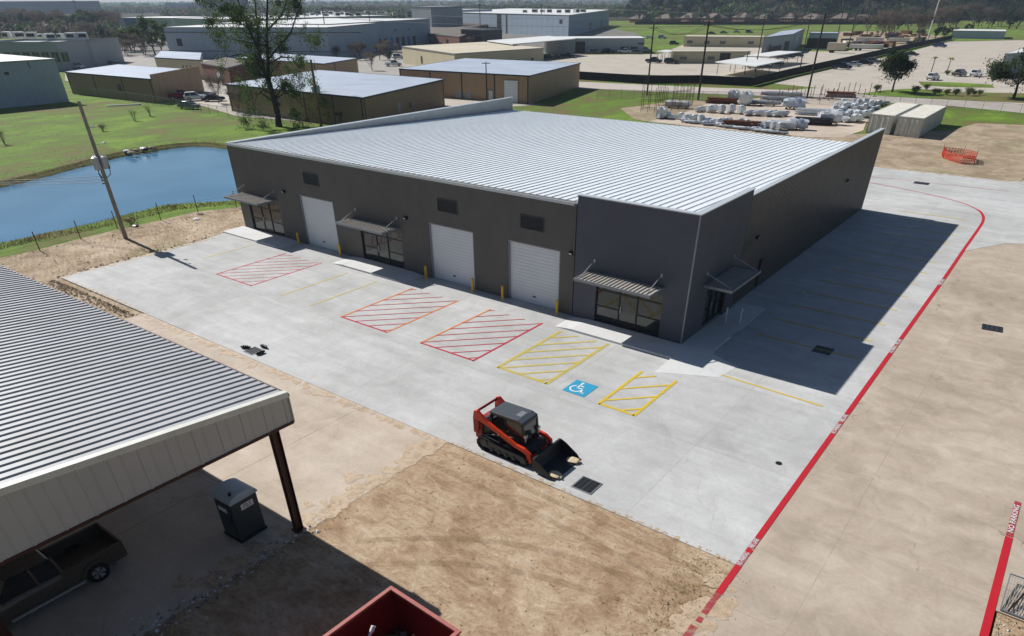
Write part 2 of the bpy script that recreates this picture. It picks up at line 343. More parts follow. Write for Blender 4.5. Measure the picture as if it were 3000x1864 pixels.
bm.to_mesh(g.data); bm.free(); tag(g,kind='structure')
bk=MB(); rings=[[(p.x,p.y,z) for p in rg] for rg,z in ((hole,G0),(mid,-.5),(inn,-1.5))]
for a,b in ((0,1),(1,2)):
    for i in range(n): bk.quad(rings[a][i],rings[a][(i+1)%n],rings[b][(i+1)%n],rings[b][i])
bk.add(rings[2],[tuple(range(n))]); tag(bk.build('pond_bank','mud',smooth=True),kind='structure')
tag(sheet('pond_water',off(.5,0),-.62,'water'),kind='structure')

# left dirt strip between fence and slab, bottom soil, rear soil
sheet('dirt_strip',[(-57.2,-40),(-56.3,-16),(-57.0,-8),(-56.8,-3),(-56.9,1),(-55.2,4),(-53.5,9),(-49,14),(-46.9,16),(-46.9,-.2),(-46.3,-17.9),(-33.6,-17.9),(-33.6,-26),(-33.6,-60),(-60,-60)],-.11,'dirt3')
sheet('bare_soil',[(-4.2,-17.95),(11.2,-17.95),(11.5,-20.4),(11.1,-23.5),(11.4,-27),(10.9,-31),(11.3,-36),(10.8,-60),(-4.2,-60)],-.027,'dirt')
rs=P((2085,495),(2550,490)); 
sheet('rear_soil',[(-62,66),(-30,66),(-4.1,67.2),(11.9,68.2),(12.2,74),(14,90),(20,112),(9,122),(0,119),(-2,108),(-14,94),(-30,86),(-62,80)],-.11,'dirt2')
sheet('rear_soil',[(-52,88),(-30,84),(-16,95),(-16,128),(-34,131),(-58,120),(-62,100)],-.105,'dirt2')
# slabs
sheet('new_concrete_slab',[(-46.35,-17.9),(11.2,-17.95),(11.2,67.9),(-30,66.2),(-30,10),(-30,1),(-47.1,1),(-47.1,-1.4),(-46.15,-7)],0,'lot',.25)
sheet('new_concrete_slab',[(11.2,33),(11.2,67.9),(17,68.4),(34,80),(34,50),(14,38)],.008,'lot')
sheet('drive_concrete',[(11.2,-60),(19.75,-60),(19.75,-14.62),(40,-14.5),(40,90),(14.2,90),(12.0,68),(11.2,67.9)],-.004,'tan',.2)
sheet('yard_concrete',[(-33.6,-60),(-4.2,-60),(-4.2,-17.93),(-33.4,-17.93)],-.02,'tan2',.12)
# curb gutters (dark joint between slab and old concrete is the real gap)
sheet('rear_road',P((1690,238),(2040,254),(2316,263),(2570,279),(2700,287),(3000,301),(3250,315),(3250,350),(3000,330),(2789,309),(2560,297),(2300,282),(2040,272),(1690,258)),-.10,'road')
sheet('car_park',P((2262,243),(2470,193),(2640,158),(2770,122),(3000,117),(3300,118),(3400,250),(3000,272),(2790,268),(2680,258),(2600,262),(2500,276),(2316,263),(2395,256)),-.115,'far')
sheet('woodland_floor',P((-200,64),(330,62),(335,112),(100,110),(-200,120)),-.128,'floor')
sheet('woodland_floor',P((-600,26),(1850,23),(1850,61),(-600,66)),-.13,'floor')
sheet('woodland_floor',P((1850,24),(3600,20),(3600,52),(1850,63)),-.127,'floor')
sheet('timber_yard_ground',P((2380,104),(2470,92),(2600,92),(2760,104),(2742,124),(2560,142),(2400,137)),-.111,'dirt2')
sheet('verge',P((2690,238),(2790,240),(2905,247),(2915,256),(2780,254),(2700,249)),-.095,'grass')
sheet('yard_pavement',P((1690,160),(1930,158),(2010,128),(2100,118),(2380,150),(2480,150),(2560,128),(2700,115),(2480,172),(2210,228),(1700,212)),-.115,'far')
sheet('industrial_pavement',P((690,338),(600,310),(570,300),(500,290),(190,235),(190,205),(330,165),(480,160),(900,150),(1180,165),(1430,150),(1700,160),(1700,205),(1550,300),(1600,304),(1420,316),(1290,340),(1320,370),(1100,372)),-.12,'ind')
sheet('yard_pavement',P((560,300),(600,311),(690,338),(700,285),(600,265)),-.105,'far')
sheet('yard_pavement',P((1290,338),(1420,320),(1560,304),(1560,290),(1380,272),(1290,285)),-.105,'far')
sheet('yard_pavement',P((1600,160),(1700,160),(1700,212),(1690,212),(1600,180)),-.105,'far')
sheet('far_pavement',P((480,162),(0,205),(-200,190),(0,150),(350,120),(1000,100),(1500,95),(1800,85),(1880,100),(1790,118),(1700,160),(1430,150),(1180,165)),-.125,'asph')
# sidewalks in front of the shopfronts, with curb edge and ramps
def pad(x0,x1,y0,y1,rl=1,rr=1):
    mb=MB(); h=.12
    mb.prism([(x0,y0),(x1,y0),(x1,y1),(x0,y1)],-.05,h)
    if rl: mb.add([(x0,y0,h),(x0,y1,h),(x0-1.3,y1,.006),(x0-1.3,y0,.006)],[(0,1,2,3)]); mb.add([(x0,y0,h),(x0-1.3,y0,.006),(x0,y0,.0)],[(0,1,2)])
    if rr: mb.add([(x1,y0,h),(x1,y1,h),(x1+1.3,y1,.006),(x1+1.3,y0,.006)],[(0,3,2,1)]); mb.add([(x1,y0,h),(x1,y0,0),(x1+1.3,y0,.006)],[(0,1,2)])
    tag(mb.build('sidewalk','walk',bev=.012),kind='structure')
pad(-47.2,-39.6,-2.35,-.02,0,1); pad(-30.0,-24.0,-2.35,-.02); pad(-6.9,2.25,-2.35,-.14,1,0)
mb=MB(); mb.prism([(.16,-.14),(2.25,-.14),(2.25,3.0),(.16,3.0)],-.05,.12); mb.add([(.16,3.0,.12),(2.25,3.0,.12),(2.25,4.6,.02),(.16,4.6,.02)],[(0,1,2,3)]); mb.prism([(.16,4.6),(2.25,4.6),(2.25,9.4),(.16,9.4)],-.05,.02); tag(mb.build('sidewalk','walk',bev=.012),kind='structure')
mb=MB(); mb.add([(2.25,-2.35,.12),(2.25,-.2,.12),(4.3,-.9,.006),(4.0,-2.9,.006),(.6,-4.6,.006),(.6,-2.35,.12)],[(0,3,2,1),(5,4,3,0)]); mb.add([(.6,-2.35,.12),(.6,-4.6,.006),(.6,-4.6,0),(.6,-2.35,0)],[(0,1,2,3)]); tag(mb.build('sidewalk_ramp','walk'),kind='structure')

# ---- painted markings
ZM=.012
def line(mb,p,q,w,z=None,mi=0):
    p,q=Vector((p[0],p[1],0)),Vector((q[0],q[1],0)); d=(q-p).normalized(); u=Vector((-d.y,d.x,0))*w/2; z=ZM if z is None else z; k=Vector((0,0,z))
    n=max(1,int((q-p).length/2)); 
    for i in range(n):
        a=p+(q-p)*i/n; b=p+(q-p)*(i+1)/n; mb.quad(a-u+k,b-u+k,b+u+k,a+u+k,mi=mi)
def clipdiag(x0,x1,y0,y1,c):
    'the line y=x+c inside a box'
    xa,xb=max(x0,y0-c),min(x1,y1-c); return ((xa,xa+c),(xb,xb+c)) if xb-xa>.3 else None
def hatch(x0,x1,y0,y1,side,fill,ws,wf,step,ph,base,orange=None):
    mb=MB()
    line(mb,(x0,y0),(x1,y0),ws,.014,0)
    line(mb,(x0,y0-ws/2),(x0,y1),ws,.014,1 if orange else 0); line(mb,(x1,y0-ws/2),(x1,y1+.1),ws,.014,1 if orange and orange>1 else 0)
    c=y0-x1+ph
    while c<y1-x0+1:
        s=clipdiag(x0,x1,y0,y1-.05,c)
        if s: line(mb,s[0],s[1],wf,.017,2)
        c+=step
    o=mb.build('no_parking_hatching',[base,orange and 'pora' or base,fill]); tag(o,kind='structure')
hatch(-36.75,-32.05,-9.85,-2.9,0,'pred2',.15,.09,1.15,.3,'pred2')
hatch(-21.35,-16.75,-9.95,-2.7,0,'pred',.15,.09,1.36,.5,'pred',2)
hatch(-13.7,-9.2,-9.85,-2.5,0,'pred',.15,.09,1.36,.55,'pred',1)
hatch(-7.4,-3.75,-9.65,-2.75,0,'pyel2',.26,.2,1.4,.7,'pyel2')
hatch(-.05,2.17,-9.9,-4.95,0,'pyel',.19,.16,1.75,.9,'pyel')
mb=MB()
for x in (-28.35,-24.85,-41.4): line(mb,(x,-9.9 if x>-40 else -8.2),(x+.1,-3.2),.16)
tag(mb.build('parking_bay_lines','pyel2'),kind='structure')
mb=MB(); line(mb,(3.4,-2.5),(10.0,-2.85),.14)
for k in range(13): line(mb,(3.4,4.6+k*3.35),(9.9,4.6+k*3.35),.15)
tag(mb.build('parking_bay_lines','pyel'),kind='structure')
# wheelchair pad
px0,px1,py0,py1=-2.6,-1.12,-9.8,-8.2
sheet('accessible_bay_pad',[(px0,py0),(px1,py0),(px1,py1),(px0,py1)],.016,'pblue')
mb=MB(); cx,cy=-2.02,-9.18
def arc(mb,cx,cy,r,a0,a1,w,z,n=22):
    for i in range(n):
        a=a0+(a1-a0)*i/n; b=a0+(a1-a0)*(i+1)/n
        mb.quad(*[(cx+math.cos(t)*q,cy+math.sin(t)*q,z) for t,q in ((a,r-w/2),(b,r-w/2),(b,r+w/2),(a,r+w/2))])
arc(mb,cx,cy,.36,R(118),R(352),.10,.022); arc(mb,cx-.02,cy+.74,.05,0,2*PI,.10,.022,14)
for p,q in (((cx-.02,cy+.62),(cx+.0,cy+.12)),((cx-.04,cy+.12),(cx+.36,cy+.12)),((cx+.32,cy+.14),(cx+.50,cy-.34)),((cx+.46,cy-.33),(cx+.64,cy-.26)),((cx,cy+.40),(cx+.28,cy+.40))): line(mb,p,q,.11,.024)
tag(mb.build('wheelchair_symbol','pwh'),kind='structure')
# fire lane lines
mb=MB(); line(mb,(11.3,-19.9),(11.3,-17.95),.26); line(mb,(11.3,-15.85),(11.3,-5.5),.26); line(mb,(11.3,-2.9),(11.3,6.7),.26); line(mb,(11.3,9.5),(11.3,22.0),.26); line(mb,(11.3,24.2),(11.22,34),.26)
line(mb,(11.3,-16.98),(11.3,-16.74),.26)
cv=[(11.22,34),(11.2,42),(11.1,45.4),(10.7,48),(9.9,50.1),(8.0,52.4),(4.6,54.5),(-.9,56.5),(-6,57.6),(-14,58.4),(-24,58.6)]
ps=[]; 
for i in range(len(cv)-1):
    p0,p1,p2,p3=[Vector(cv[min(max(i+j-1,0),len(cv)-1)]) for j in range(4)]
    for t in range(5):
        t/=5; ps.append(.5*((2*p1)+(p2-p0)*t+(2*p0-5*p1+4*p2-p3)*t*t+(3*p1-p0-3*p2+p3)*t**3))
ps.append(Vector(cv[-1]))
for i in range(len(ps)-1): line(mb,ps[i],ps[i+1],.26 if ps[i].y<50 else .16)
tag(mb.build('fire_lane_line','fire'),kind='structure')
mb=MB(); line(mb,(11.28,-26.5),(11.27,-21.95),.27,.02); line(mb,(11.3,-21.7),(11.29,-21.4),.2,.02); line(mb,(11.29,-21.2),(11.3,-19.9),.24); line(mb,(-5,60.6),(11.5,61.4),.12,.02); line(mb,(12,66.6),(26,67.5),.12,.02)
tag(mb.build('worn_fire_lane_line','firef'),kind='structure')
mb=MB(); line(mb,(19.62,-60),(19.62,-9.55),.28); tag(mb.build('fire_lane_line','fire'),kind='structure')
def text(body,loc,rz,size,mat,name,parent=None,rx=0,wide=1.0,space=1.0,ext=0.0):
    cu=bpy.data.curves.new(name,'FONT'); cu.body=body; cu.size=size; cu.align_x='CENTER'; cu.align_y='CENTER'; cu.resolution_u=2; cu.offset=.012*size; cu.extrude=ext; cu.space_character=space
    t=bpy.data.objects.new(name,cu); C.objects.link(t); bpy.context.view_layer.update()
    me=bpy.data.meshes.new_from_object(t.evaluated_get(bpy.context.evaluated_depsgraph_get())); bpy.data.objects.remove(t)
    me.materials.clear(); me.materials.append(MAT[mat]); o=bpy.data.objects.new(name,me); C.objects.link(o)
    o.matrix_world=Matrix.Translation(loc)@Matrix.Rotation(rz,4,'Z')@Matrix.Rotation(rx,4,'X')@Matrix.Diagonal((wide,1,1,1))
    if parent: o.parent=parent
    return o
for y0,y1 in ((-17.95,-16.98),(-16.74,-15.85),(-5.5,-2.9),(6.7,9.5),(22.0,24.2),(-9.5,-6.5)):
    mb=MB(); x=19.62 if y0==-9.5 else 11.3; line(mb,(x,y0),(x,y1),.26,.011); tag(mb.build('fire_lane_stencil_ground','firef'),kind='structure')
for t,y,L_ in (('NO PARKING',-17.46,.95),('FIRE LANE',-16.3,.84),('NO PARKING',-4.85,1.2),('FIRE LANE',-3.5,1.1),('NO PARKING',7.4,1.3),('FIRE LANE',8.8,1.2),('FIRE LANE',23.1,1.9)):
    tag(text(t,(11.3,y,.020),PI/2,.27,'pwh','fire_lane_lettering',wide=L_/(.27*.62*len(t))),kind='structure')
tag(text('NO PARKING',(19.62,-8.0,.02),PI/2,.3,'pwh','fire_lane_lettering',wide=1.3),kind='structure')
mb=MB()
def smear(pts,w):
    for a,b in zip(pts,pts[1:]): line(mb,a,b,w,z)
random.seed(4); zz=[.005]
def blobs(n,f,r0,r1,zb):
    for k in range(n):
        x,y=f(); r=random.uniform(r0,r1); zz[0]+=.00001; m=11; ph=random.uniform(0,6)
        v=[(x+math.cos(2*PI*i/m)*r*random.uniform(.55,1.25),y+math.sin(2*PI*i/m)*r*random.uniform(.55,1.25),zb+zz[0]) for i in range(m)]
        mb.add(v,[tuple(range(m))])
blobs(90,lambda:(11.3+random.gauss(0,.35),random.uniform(-36,-19.2)),.1,.55,-.002)
blobs(30,lambda:(11.6+abs(random.gauss(0,.7)),random.uniform(-34,-20)),.06,.4,-.002)
blobs(130,lambda:(-4.3-abs(random.gauss(0,.5)),random.uniform(-32,-18)),.08,.5,-.018)
blobs(160,lambda:(random.uniform(-33,-4.5),-18.1-abs(random.gauss(0,.2))),.05,.3,-.018)
blobs(60,lambda:(random.uniform(-46,-33),-17.85+abs(random.gauss(0,.08))),.04,.16,.002)
blobs(70,lambda:(-46.4+abs(random.gauss(0,.2)),random.uniform(-17.5,-4)),.04,.3,.002)
blobs(80,lambda:(random.uniform(-4,11),-17.88+abs(random.gauss(0,.06))),.03,.12,.002)
blobs(60,lambda:(random.uniform(-4,11.2),67.7-abs(random.gauss(0,.25))),.1,.5,.002)
tag(mb.build('spilled_soil','spill'),kind='structure')
mb=MB(); z=-.022
for x0,y0,x1,y1,b in ((-3.5,-18.6,11,-19.2,.1),(-3.4,-19.9,11,-20.6,.2),(-2,-26,9,-21,1.2),(-1.5,-27.6,9.6,-22.3,1.2),(1,-33,10.5,-25,-1),(2.6,-34,11,-26.4,-1)):
    p=Vector((x0,y0)); q_=Vector((x1,y1)); u=Vector((-(q_-p).y,(q_-p).x)).normalized(); smear([p.lerp(q_,k/12)+u*b*math.sin(PI*k/12) for k in range(13)],.34)
tag(mb.build('wheel_ruts','rut'),kind='structure')
# dark tyre marks and cracks on the new slab
mb=MB()
def wig(p,q,w,a,seed):
    random.seed(seed); p,q=Vector(p),Vector(q); d=q-p; u=Vector((-d.y,d.x)).normalized(); pts=[p+d*i/14+u*math.sin(i*.9+seed)*a*random.uniform(.4,1) for i in range(15)]
    for i in range(14): line(mb,pts[i],pts[i+1],w,.010)
wig(V(1565,990)[:2],V(1610,1070)[:2],.05,.12,1); wig(V(1190,1180)[:2],V(1330,1200)[:2],.03,.1,2); wig(V(925,985)[:2],V(1135,862)[:2],.035,.02,4); wig(V(1640,1090)[:2],V(1700,1290)[:2],.06,.3,5); wig(V(1700,1130)[:2],V(1715,1300)[:2],.05,.3,6); wig(V(1740,1190)[:2],V(1600,1155)[:2],.02,.1,7)
arc(mb,V(1560,1040).x,V(1560,1040).y,.35,.3,4.2,.05,.0105)
MAT['mark']=paint('tyre_mark','a19e99',.55,1.5,.22); tag(mb.build('tyre_marks','mark'),kind='structure')

# ============================================================ MAIN BUILDING
W,D,HF,HT,HB,WT,DT=46.815,43.272,7.505,8.012,6.028,8.215,8.168
B=thing('warehouse_building','long charcoal warehouse with a pale ribbed metal roof and three white roller doors','building',(-W/2,0,0))
Bo=Vector((-W/2,0,0)); TM=Matrix.Translation(-Bo)
def bp(mb,name,mats,parent=None,**k): return mb.build(name,mats,parent or B,M=TM,**k)
def wallgrid(mb,x0,x1,z1,ops,y0,y1,mi=0):
    xs=sorted({x0,x1}|{o[0] for o in ops}|{o[1] for o in ops})
    for a,b in zip(xs,xs[1:]):
        c=(a+b)/2; z=0
        for o in sorted([o for o in ops if o[0]<c<o[1]],key=lambda o:o[2]):
            if o[2]>z+.01: mb.box(a,b,y0,y1,z,o[2],mi)
            z=o[3]
        mb.box(a,b,y0,y1,z,z1,mi)
doors=[(-37.40,-32.86),(-21.80,-17.26),(-14.04,-9.50)]; HD=4.27
stores=[(-45.45,-40.6),(-29.78,-24.9),(-6.45,-1.5)]; HS=3.0
ops=[(a,b,0,HD) for a,b in doors]+[(a,b,.12,HS) for a,b in stores[:2]]
mb=MB(); wallgrid(mb,-W,-WT,HF-.02,ops,.0,.35); mb.box(-W,-W+.3,.35,D,0,HF-.02); mb.box(-W+.3,-.3,D-.3,D,0,HB-.35); mb.box(-W+.3,-.33,.5,D-.3,-.02,.004); bp(mb,'front_wall','wall')
# corner block, standing slightly proud, with its own shopfront and side entrance
mb=MB(); wallgrid(mb,-WT,.15,HT-.04,[(-6.45,-1.5,.12,HS)],-.12,.22)
xs=[(.22,2.95,0),(2.95,6.5,1),(6.5,DT,0)]
for a,b,k in xs: mb.box(-.2,.15,a,b,3.05 if k else 0,HT-.04)
mb.box(-2.2,-.2,2.6,2.75,0,3.1); mb.box(-2.2,-.2,6.7,6.85,0,3.1)
bp(mb,'corner_wall','wallc')
# ribbed metal side wall
mb=MB(); mb.box(-.3,0,DT,D,0,HF-.02); y=DT+.15
while y<D-.1: mb.prism([(.0,y-.06),(.085,y-.03),(.085,y+.03),(.0,y+.06)],.05,HF-.04); y+=.305
bp(mb,'side_wall','wallm')
# roof: flat pans with standing seams falling to the rear
def rz(y): return HF-.10-(HF-.10-HB)*(y/D)
mb=MB(); x0,x1=-W+.3,-.3
mb.add([(x0,-.03,rz(0)),(x1,-.03,rz(0)),(x1,D+.1,rz(D)),(x0,D+.1,rz(D))],[(0,1,2,3)]); mb.add([(x0,.36,rz(0)-.12),(x1,.36,rz(0)-.12),(x1,D-.0,rz(D)-.12),(x0,D-.0,rz(D)-.12)],[(3,2,1,0)])
x=x0+.3
while x<x1-.1:
    h=.05
    for (a,b,c,d,e,f) in ((x-.045,0,x-.02,h,x+.02,h),):
        v=[(x-.04,yy,rz(yy)+.002) for yy in(-.03,D+.08)]+[(x-.022,yy,rz(yy)+h) for yy in(-.03,D+.08)]+[(x+.022,yy,rz(yy)+h) for yy in(-.03,D+.08)]+[(x+.04,yy,rz(yy)+.002) for yy in(-.03,D+.08)]
        mb.add(v,[(0,1,3,2),(2,3,5,4),(4,5,7,6),(0,2,4,6),(1,7,5,3)])
    x+=.61
roof=bp(mb,'roof','galv')
mb=MB(); mb.box(-W+.0,-WT-.01,-.07,.0,HF-.20,HF-.02,0); bp(mb,'eave_trim','cap',roof)
mb=MB(); mb.box(x0,x1,D+.1,D+.26,HB-.22,HB-.04); bp(mb,'gutter','trim',roof)
mb=MB(); mb.box(-W-.05,-W+.36,-.05,D+.05,HF-.02,HF+.03); bp(mb,'parapet_cap','cap')
mb=MB(); mb.box(-.34,.06,DT+.02,D+.05,HF-.02,HF+.04)
mb.box(-WT-.03,.2,-.17,.27,HT-.04,HT+.02); mb.box(-.25,.2,.27,DT+.03,HT-.04,HT+.02);
bp(mb,'parapet_cap','cap')
mb=MB(); mb.quad((-W+.303,.4,rz(0)),(-W+.303,D,rz(D)),(-W+.303,D,HF-.03),(-W+.303,.4,HF-.03)); bp(mb,'parapet_lining','pin')
mb=MB(); mb.quad((-.303,.4,rz(0)),(-.303,.4,HF-.03),(-.303,D,HF-.03),(-.303,D,rz(D))); bp(mb,'parapet_lining','pin')
mb=MB(); mb.box(.151,.20,-.18,-.121,0,HT-.06); mb.box(.1,.19,-.16,-.121,0,HT-.06); bp(mb,'corner_trim','trim')
# roller doors
for a,b in doors:
    mb=MB(); z=.02; k=0
    while z<HD-.05:
        mb.box(a+.09,b-.09,.20,.235,z,min(z+.215,HD-.05)); mb.box(a+.09,b-.09,.222,.24,z+.215,min(z+.235,HD-.04)); z+=.235
    dr=bp(mb,'roller_door','door')
    mb=MB(); mb.box(a+.001,a+.09,.05,.25,0,HD-.001); mb.box(b-.09,b-.001,.05,.25,0,HD-.001); mb.box(a+.09,b-.09,.05,.19,HD-.09,HD-.001); bp(mb,'door_frame','trim',dr)
    mb=MB(); mb.box((a+b)/2-.15,(a+b)/2+.15,.185,.2,.5,.6); bp(mb,'door_handle','dark',dr)
# louvres
for x,z in ((-35.23,5.75),(-19.65,5.73),(-11.9,5.71)):
    mb=MB(); mb.box(x-1.0,x+1.0,-.05,.0,z-.46,z-.40); mb.box(x-1.0,x+1.0,-.05,.0,z+.40,z+.46); mb.box(x-1.0,x-.93,-.05,.0,z-.4,z+.4); mb.box(x+.93,x+1.0,-.05,.0,z-.4,z+.4)
    for k in range(9): mb.obox((x,-.02,z-.36+k*.09),(.93,0,0),(0,.028,-.022),(0,.004,.005))
    mb.box(x-.93,x+.93,-.006,-.001,z-.4,z+.4); bp(mb,'louvre_vent','dkg')
# shopfronts
def shopfront(a,b,y,parent=None,side=False):
    def T(mb,name,mats,par):
        if side: 
            M=TM@Matrix.Translation((0,0,0))@Matrix(((0,-1,0,0),(1,0,0,0),(0,0,1,0),(0,0,0,1)))
            return mb.build(name,mats,par,M=M)
        return bp(mb,name,mats,par)
    z0,z1=.12,HS if not side else 3.05; w=b-a; m=[a,a+w*.36,a+w*.63,b]; y0,y1=y,y+.12
    mb=MB()
    for x in m: mb.box(max(x-.04,a+.001),min(x+.04,b-.001) if x<b else b-.001,y0,y1,z0,z1-.001)
    for i,(p,q) in enumerate(zip(m,m[1:])):
        l,r=(max(p+.04,a+.001),q-.04); l=p+.04; 
        for z in ((z0+.0,z0+.10),(z1-.09,z1-.002),(2.25,2.33))+(((1.15,1.22),) if i!=1 else ((z0+.1,z0+.28),)): mb.box(l,r,y0+.01,y1-.01,*z)
    fr=T(mb,'shopfront_frame','dark',parent or B)
    for i,(p,q) in enumerate(zip(m,m[1:])):
        mb=MB(); mb.quad((p+.03,y+.06,z0),(q-.03,y+.06,z0),(q-.03,y+.06,z1-.05),(p+.03,y+.06,z1-.05)); T(mb,'glass_door' if i==1 else 'window_pane','glassf',fr)
    mb=MB(); mb.box(m[1]+.14,m[1]+.17,y-.05,y+.0,1.0,1.5); T(mb,'door_handle','steel',fr)
    mb=MB(); mb.box(a+.05,b-.05,y+2.2,y+2.25,.13,3.2); mb.box(a+.05,a+.1,y+.2,y+2.2,.13,3.2); mb.box(b-.1,b-.05,y+.2,y+2.2,.13,3.2); T(mb,'lobby_wall','beigew',fr)
for i,(a,b) in enumerate(stores): shopfront(a,b,.10 if i<2 else .0)
shopfront(2.95,6.5,.0,side=True)
# awnings
def awning(a,b,z,dep=2.0,side=False,yo=0.0):
    M=TM@(Matrix(((0,-1,0,.15),(1,0,0,0),(0,0,1,0),(0,0,0,1))) if side else Matrix.Translation((0,-yo,0)))
    mb=MB(); mb.box(a,b,-dep,-.02,z-.06,z-.04)
    k=a+.1
    while k<b-.12:
        mb.box(k,k+.05,-dep+.04,-.04,z-.04,z+.02); k+=.29
    aw=mb.build('awning',MAT['awn'],B,M=M)
    mb=MB(); mb.box(a,b,-dep-.06,-dep,z-.13,z+.04); mb.box(a-.06,a,-dep-.06,-.02,z-.13,z+.04); mb.box(b,b+.06,-dep-.06,-.02,z-.13,z+.04); mb.build('fascia_channel','trim',aw,M=M)
    for x in (a+.25,b-.25):
        mb=MB(); mb.cyl((x,-dep+.12,z+.04),(x,-.02,z+.68),.028,n=8); mb.box(x-.06,x+.06,-.03,-.0,z+.58,z+.78); mb.build('tie_rod','steel',aw,M=M)
MAT['awn']=M_('awning_sheet','bcb6ae',.45,.1,var=.1)
awning(-45.7,-40.75,3.38,2.1); awning(-30.3,-24.95,3.38,1.95); awning(-6.95,-1.55,3.46,1.95,yo=.12); awning(2.15,7.0,3.3,1.85,side=True)
# wall lights
for i,(p,s) in enumerate((((-39.33,-.001,4.27),0),((-24.1,-.001,4.27),0),((-8.56,-.001,4.3),0),((.036,10.8,4.33),1),((.036,33.2,4.4),1))):
    M=TM@Matrix.Translation(p)@(Matrix.Rotation(PI/2,4,'Z') if s else Matrix.Identity(4))
    mb=MB(); mb.add([(-.17,0,.12),(.17,0,.12),(.17,0,-.12),(-.17,0,-.12),(-.15,-.26,.06),(.15,-.26,.06),(.15,-.22,-.05),(-.15,-.22,-.05)],[(0,1,5,4),(4,5,6,7),(7,6,2,3),(0,4,7,3),(1,2,6,5),(0,3,2,1)]); l=mb.build('wall_light','dark',B,M=M)
    mb=MB(); mb.add([(-.12,-.06,-.105),(.12,-.06,-.105),(.12,-.235,-.058),(-.12,-.235,-.058),(-.1,-.266,.04),(.1,-.266,.04),(.1,-.238,-.035),(-.1,-.238,-.035)],[(0,1,2,3),(4,7,6,5)]); mb.build('lens','white',l,M=M)
mb=MB(); mb.box(.036,.26,12.55,13.05,1.5,2.3); mb.box(.036,.2,12.7,12.76,.3,1.5); bp(mb,'meter_box','dkg')
mb=MB(); mb.box(-WT-.20,-WT-.08,-.12,-.001,.1,HF-.3); mb.box(-WT-.24,-WT-.04,-.16,-.001,HF-.3,HF-.05); bp(mb,'downspout','wall')

# bollards
bol=None; bx=[-37.95,-32.25,-21.98,-17.1,-14.2,-9.3]
labs=['left of the leftmost roller door','right of the leftmost roller door','left of the middle roller door','right of the middle roller door','left of the rightmost roller door','right of the rightmost roller door']
for i,(x,l) in enumerate(zip(bx,labs)):
    lab='yellow steel bollard '+l
    if i==0:
        bol=thing('bollard',lab,'bollard',(x,-.5,0),0,'yellow bollards beside the roller doors')
        mb=MB(); mb.cyl((0,0,-.02),(0,0,1.0),.1,n=16); mb.build('post','yel',bol,smooth=40)
        mb=MB()
        for k in range(4):
            r=[.105,.095,.06,.0][k]; 
        mb.cyl((0,0,1.0),(0,0,1.04),.1,.085,16); mb.cyl((0,0,1.04),(0,0,1.07),.085,.03,16); mb.build('cap','yel',bol)
        mb=MB(); mb.cyl((0,0,.0),(0,0,.03),.15,.14,16); mb.build('base_collar','walk',bol)
    else: dup(bol,(x,-.5,0),0,lab)
for i,(x,y) in enumerate(((.85,5.35),(1.75,5.7))):
    b=thing('pipe_bollard',['pale steel pipe bollard nearer the side entrance under the corner awning','pale steel pipe bollard further from the wall beside the corner awning'][i],'bollard',(x,y,.02),0,'pale pipe bollards at the side entrance')
    mb=MB(); mb.cyl((0,0,0),(0,0,1.0),  .06,n=12); mb.build('post','white',b,smooth=40); mb=MB(); mb.cyl((0,0,1.0),(0,0,1.05),.06,.02,12); mb.build('cap','steel',b)

# drain grates
def grate(x,y,w,d,lab,bars,rz=0,bags=None):
    t=thing('drain_grate',lab,'grate',(x,y,.0),rz)
    mb=MB(); mb.box(-w/2-.06,w/2+.06,-d/2-.06,-d/2,.005,.03); mb.box(-w/2-.06,w/2+.06,d/2,d/2+.06,.005,.03); mb.box(-w/2-.06,-w/2,-d/2,d/2,.005,.03); mb.box(w/2,w/2+.06,-d/2,d/2,.005,.03); mb.build('frame','trim' if bars=='b' else 'dkg',t)
    mb=MB(); mb.box(-w/2,w/2,-d/2,d/2,.006,.010); mb.build('pit','dark',t)
    mb=MB(); n=int(w/.09)
    for k in range(n): mb.box(-w/2+(k+.3)*w/n,-w/2+(k+.62)*w/n,-d/2,d/2,.012,.026)
    for k in range(1,4): mb.box(-w/2+k*w/4-.03,-w/2+k*w/4+.03,-d/2,d/2,.013,.031)
    mb.build('grille','dkg',t); return t
grate(3.57,-16.92,.95,.95,'square slotted drain grate in pale concrete in front of the loader bucket','b')
grate(15.83,15.0,1.1,.95,'black drain grate alone on the tan driveway beyond the red line','d',.1)
grate(7.75,4.6,1.0,1.0,'drain grate in the building shadow','d')
q=V(2189,436); grate(q.x,q.y,1.5,1.0,'dark drain grate inside the curve of the red line behind the building','d')
q=V(602,834); grate(q.x,q.y,.8,.8,'pale drain grate ringed by black bags on the new slab','b')
for i,(dx,dy,r) in enumerate(((-.72,-.05,.6),(.15,.72,.1),(.78,.0,1.5))):
    t=thing('filter_bag',['black bag left of the small drain grate','black bag behind the small drain grate','black bag right of the small drain grate'][i],'bag',(q.x+dx,q.y+dy,.03),r,'black bags round the drain grate')
    random.seed(i); mb=MB(); 
    for a in range(5):
        mb.cyl((-.32+a*.13,random.uniform(-.02,.02),.07),(-.19+a*.13,random.uniform(-.02,.02),.07),[.05,.11,.12,.12,.09][a],[.11,.12,.12,.09,.04][a],10)
    mb.build('bag_body','dark',t,smooth=True)
q=V(1850,1101); t=thing('cleanout_cover','small round dark cover set in the pale slab near the red line','cover',(q.x,q.y,.004)); mb=MB(); mb.cyl((0,0,0),(0,0,.012),.13,n=16); mb.build('lid','dkg',t); mb=MB(); mb.cyl((0,0,0),(0,0,.018),.16,.15,16); mb.build('ring','dark',t)

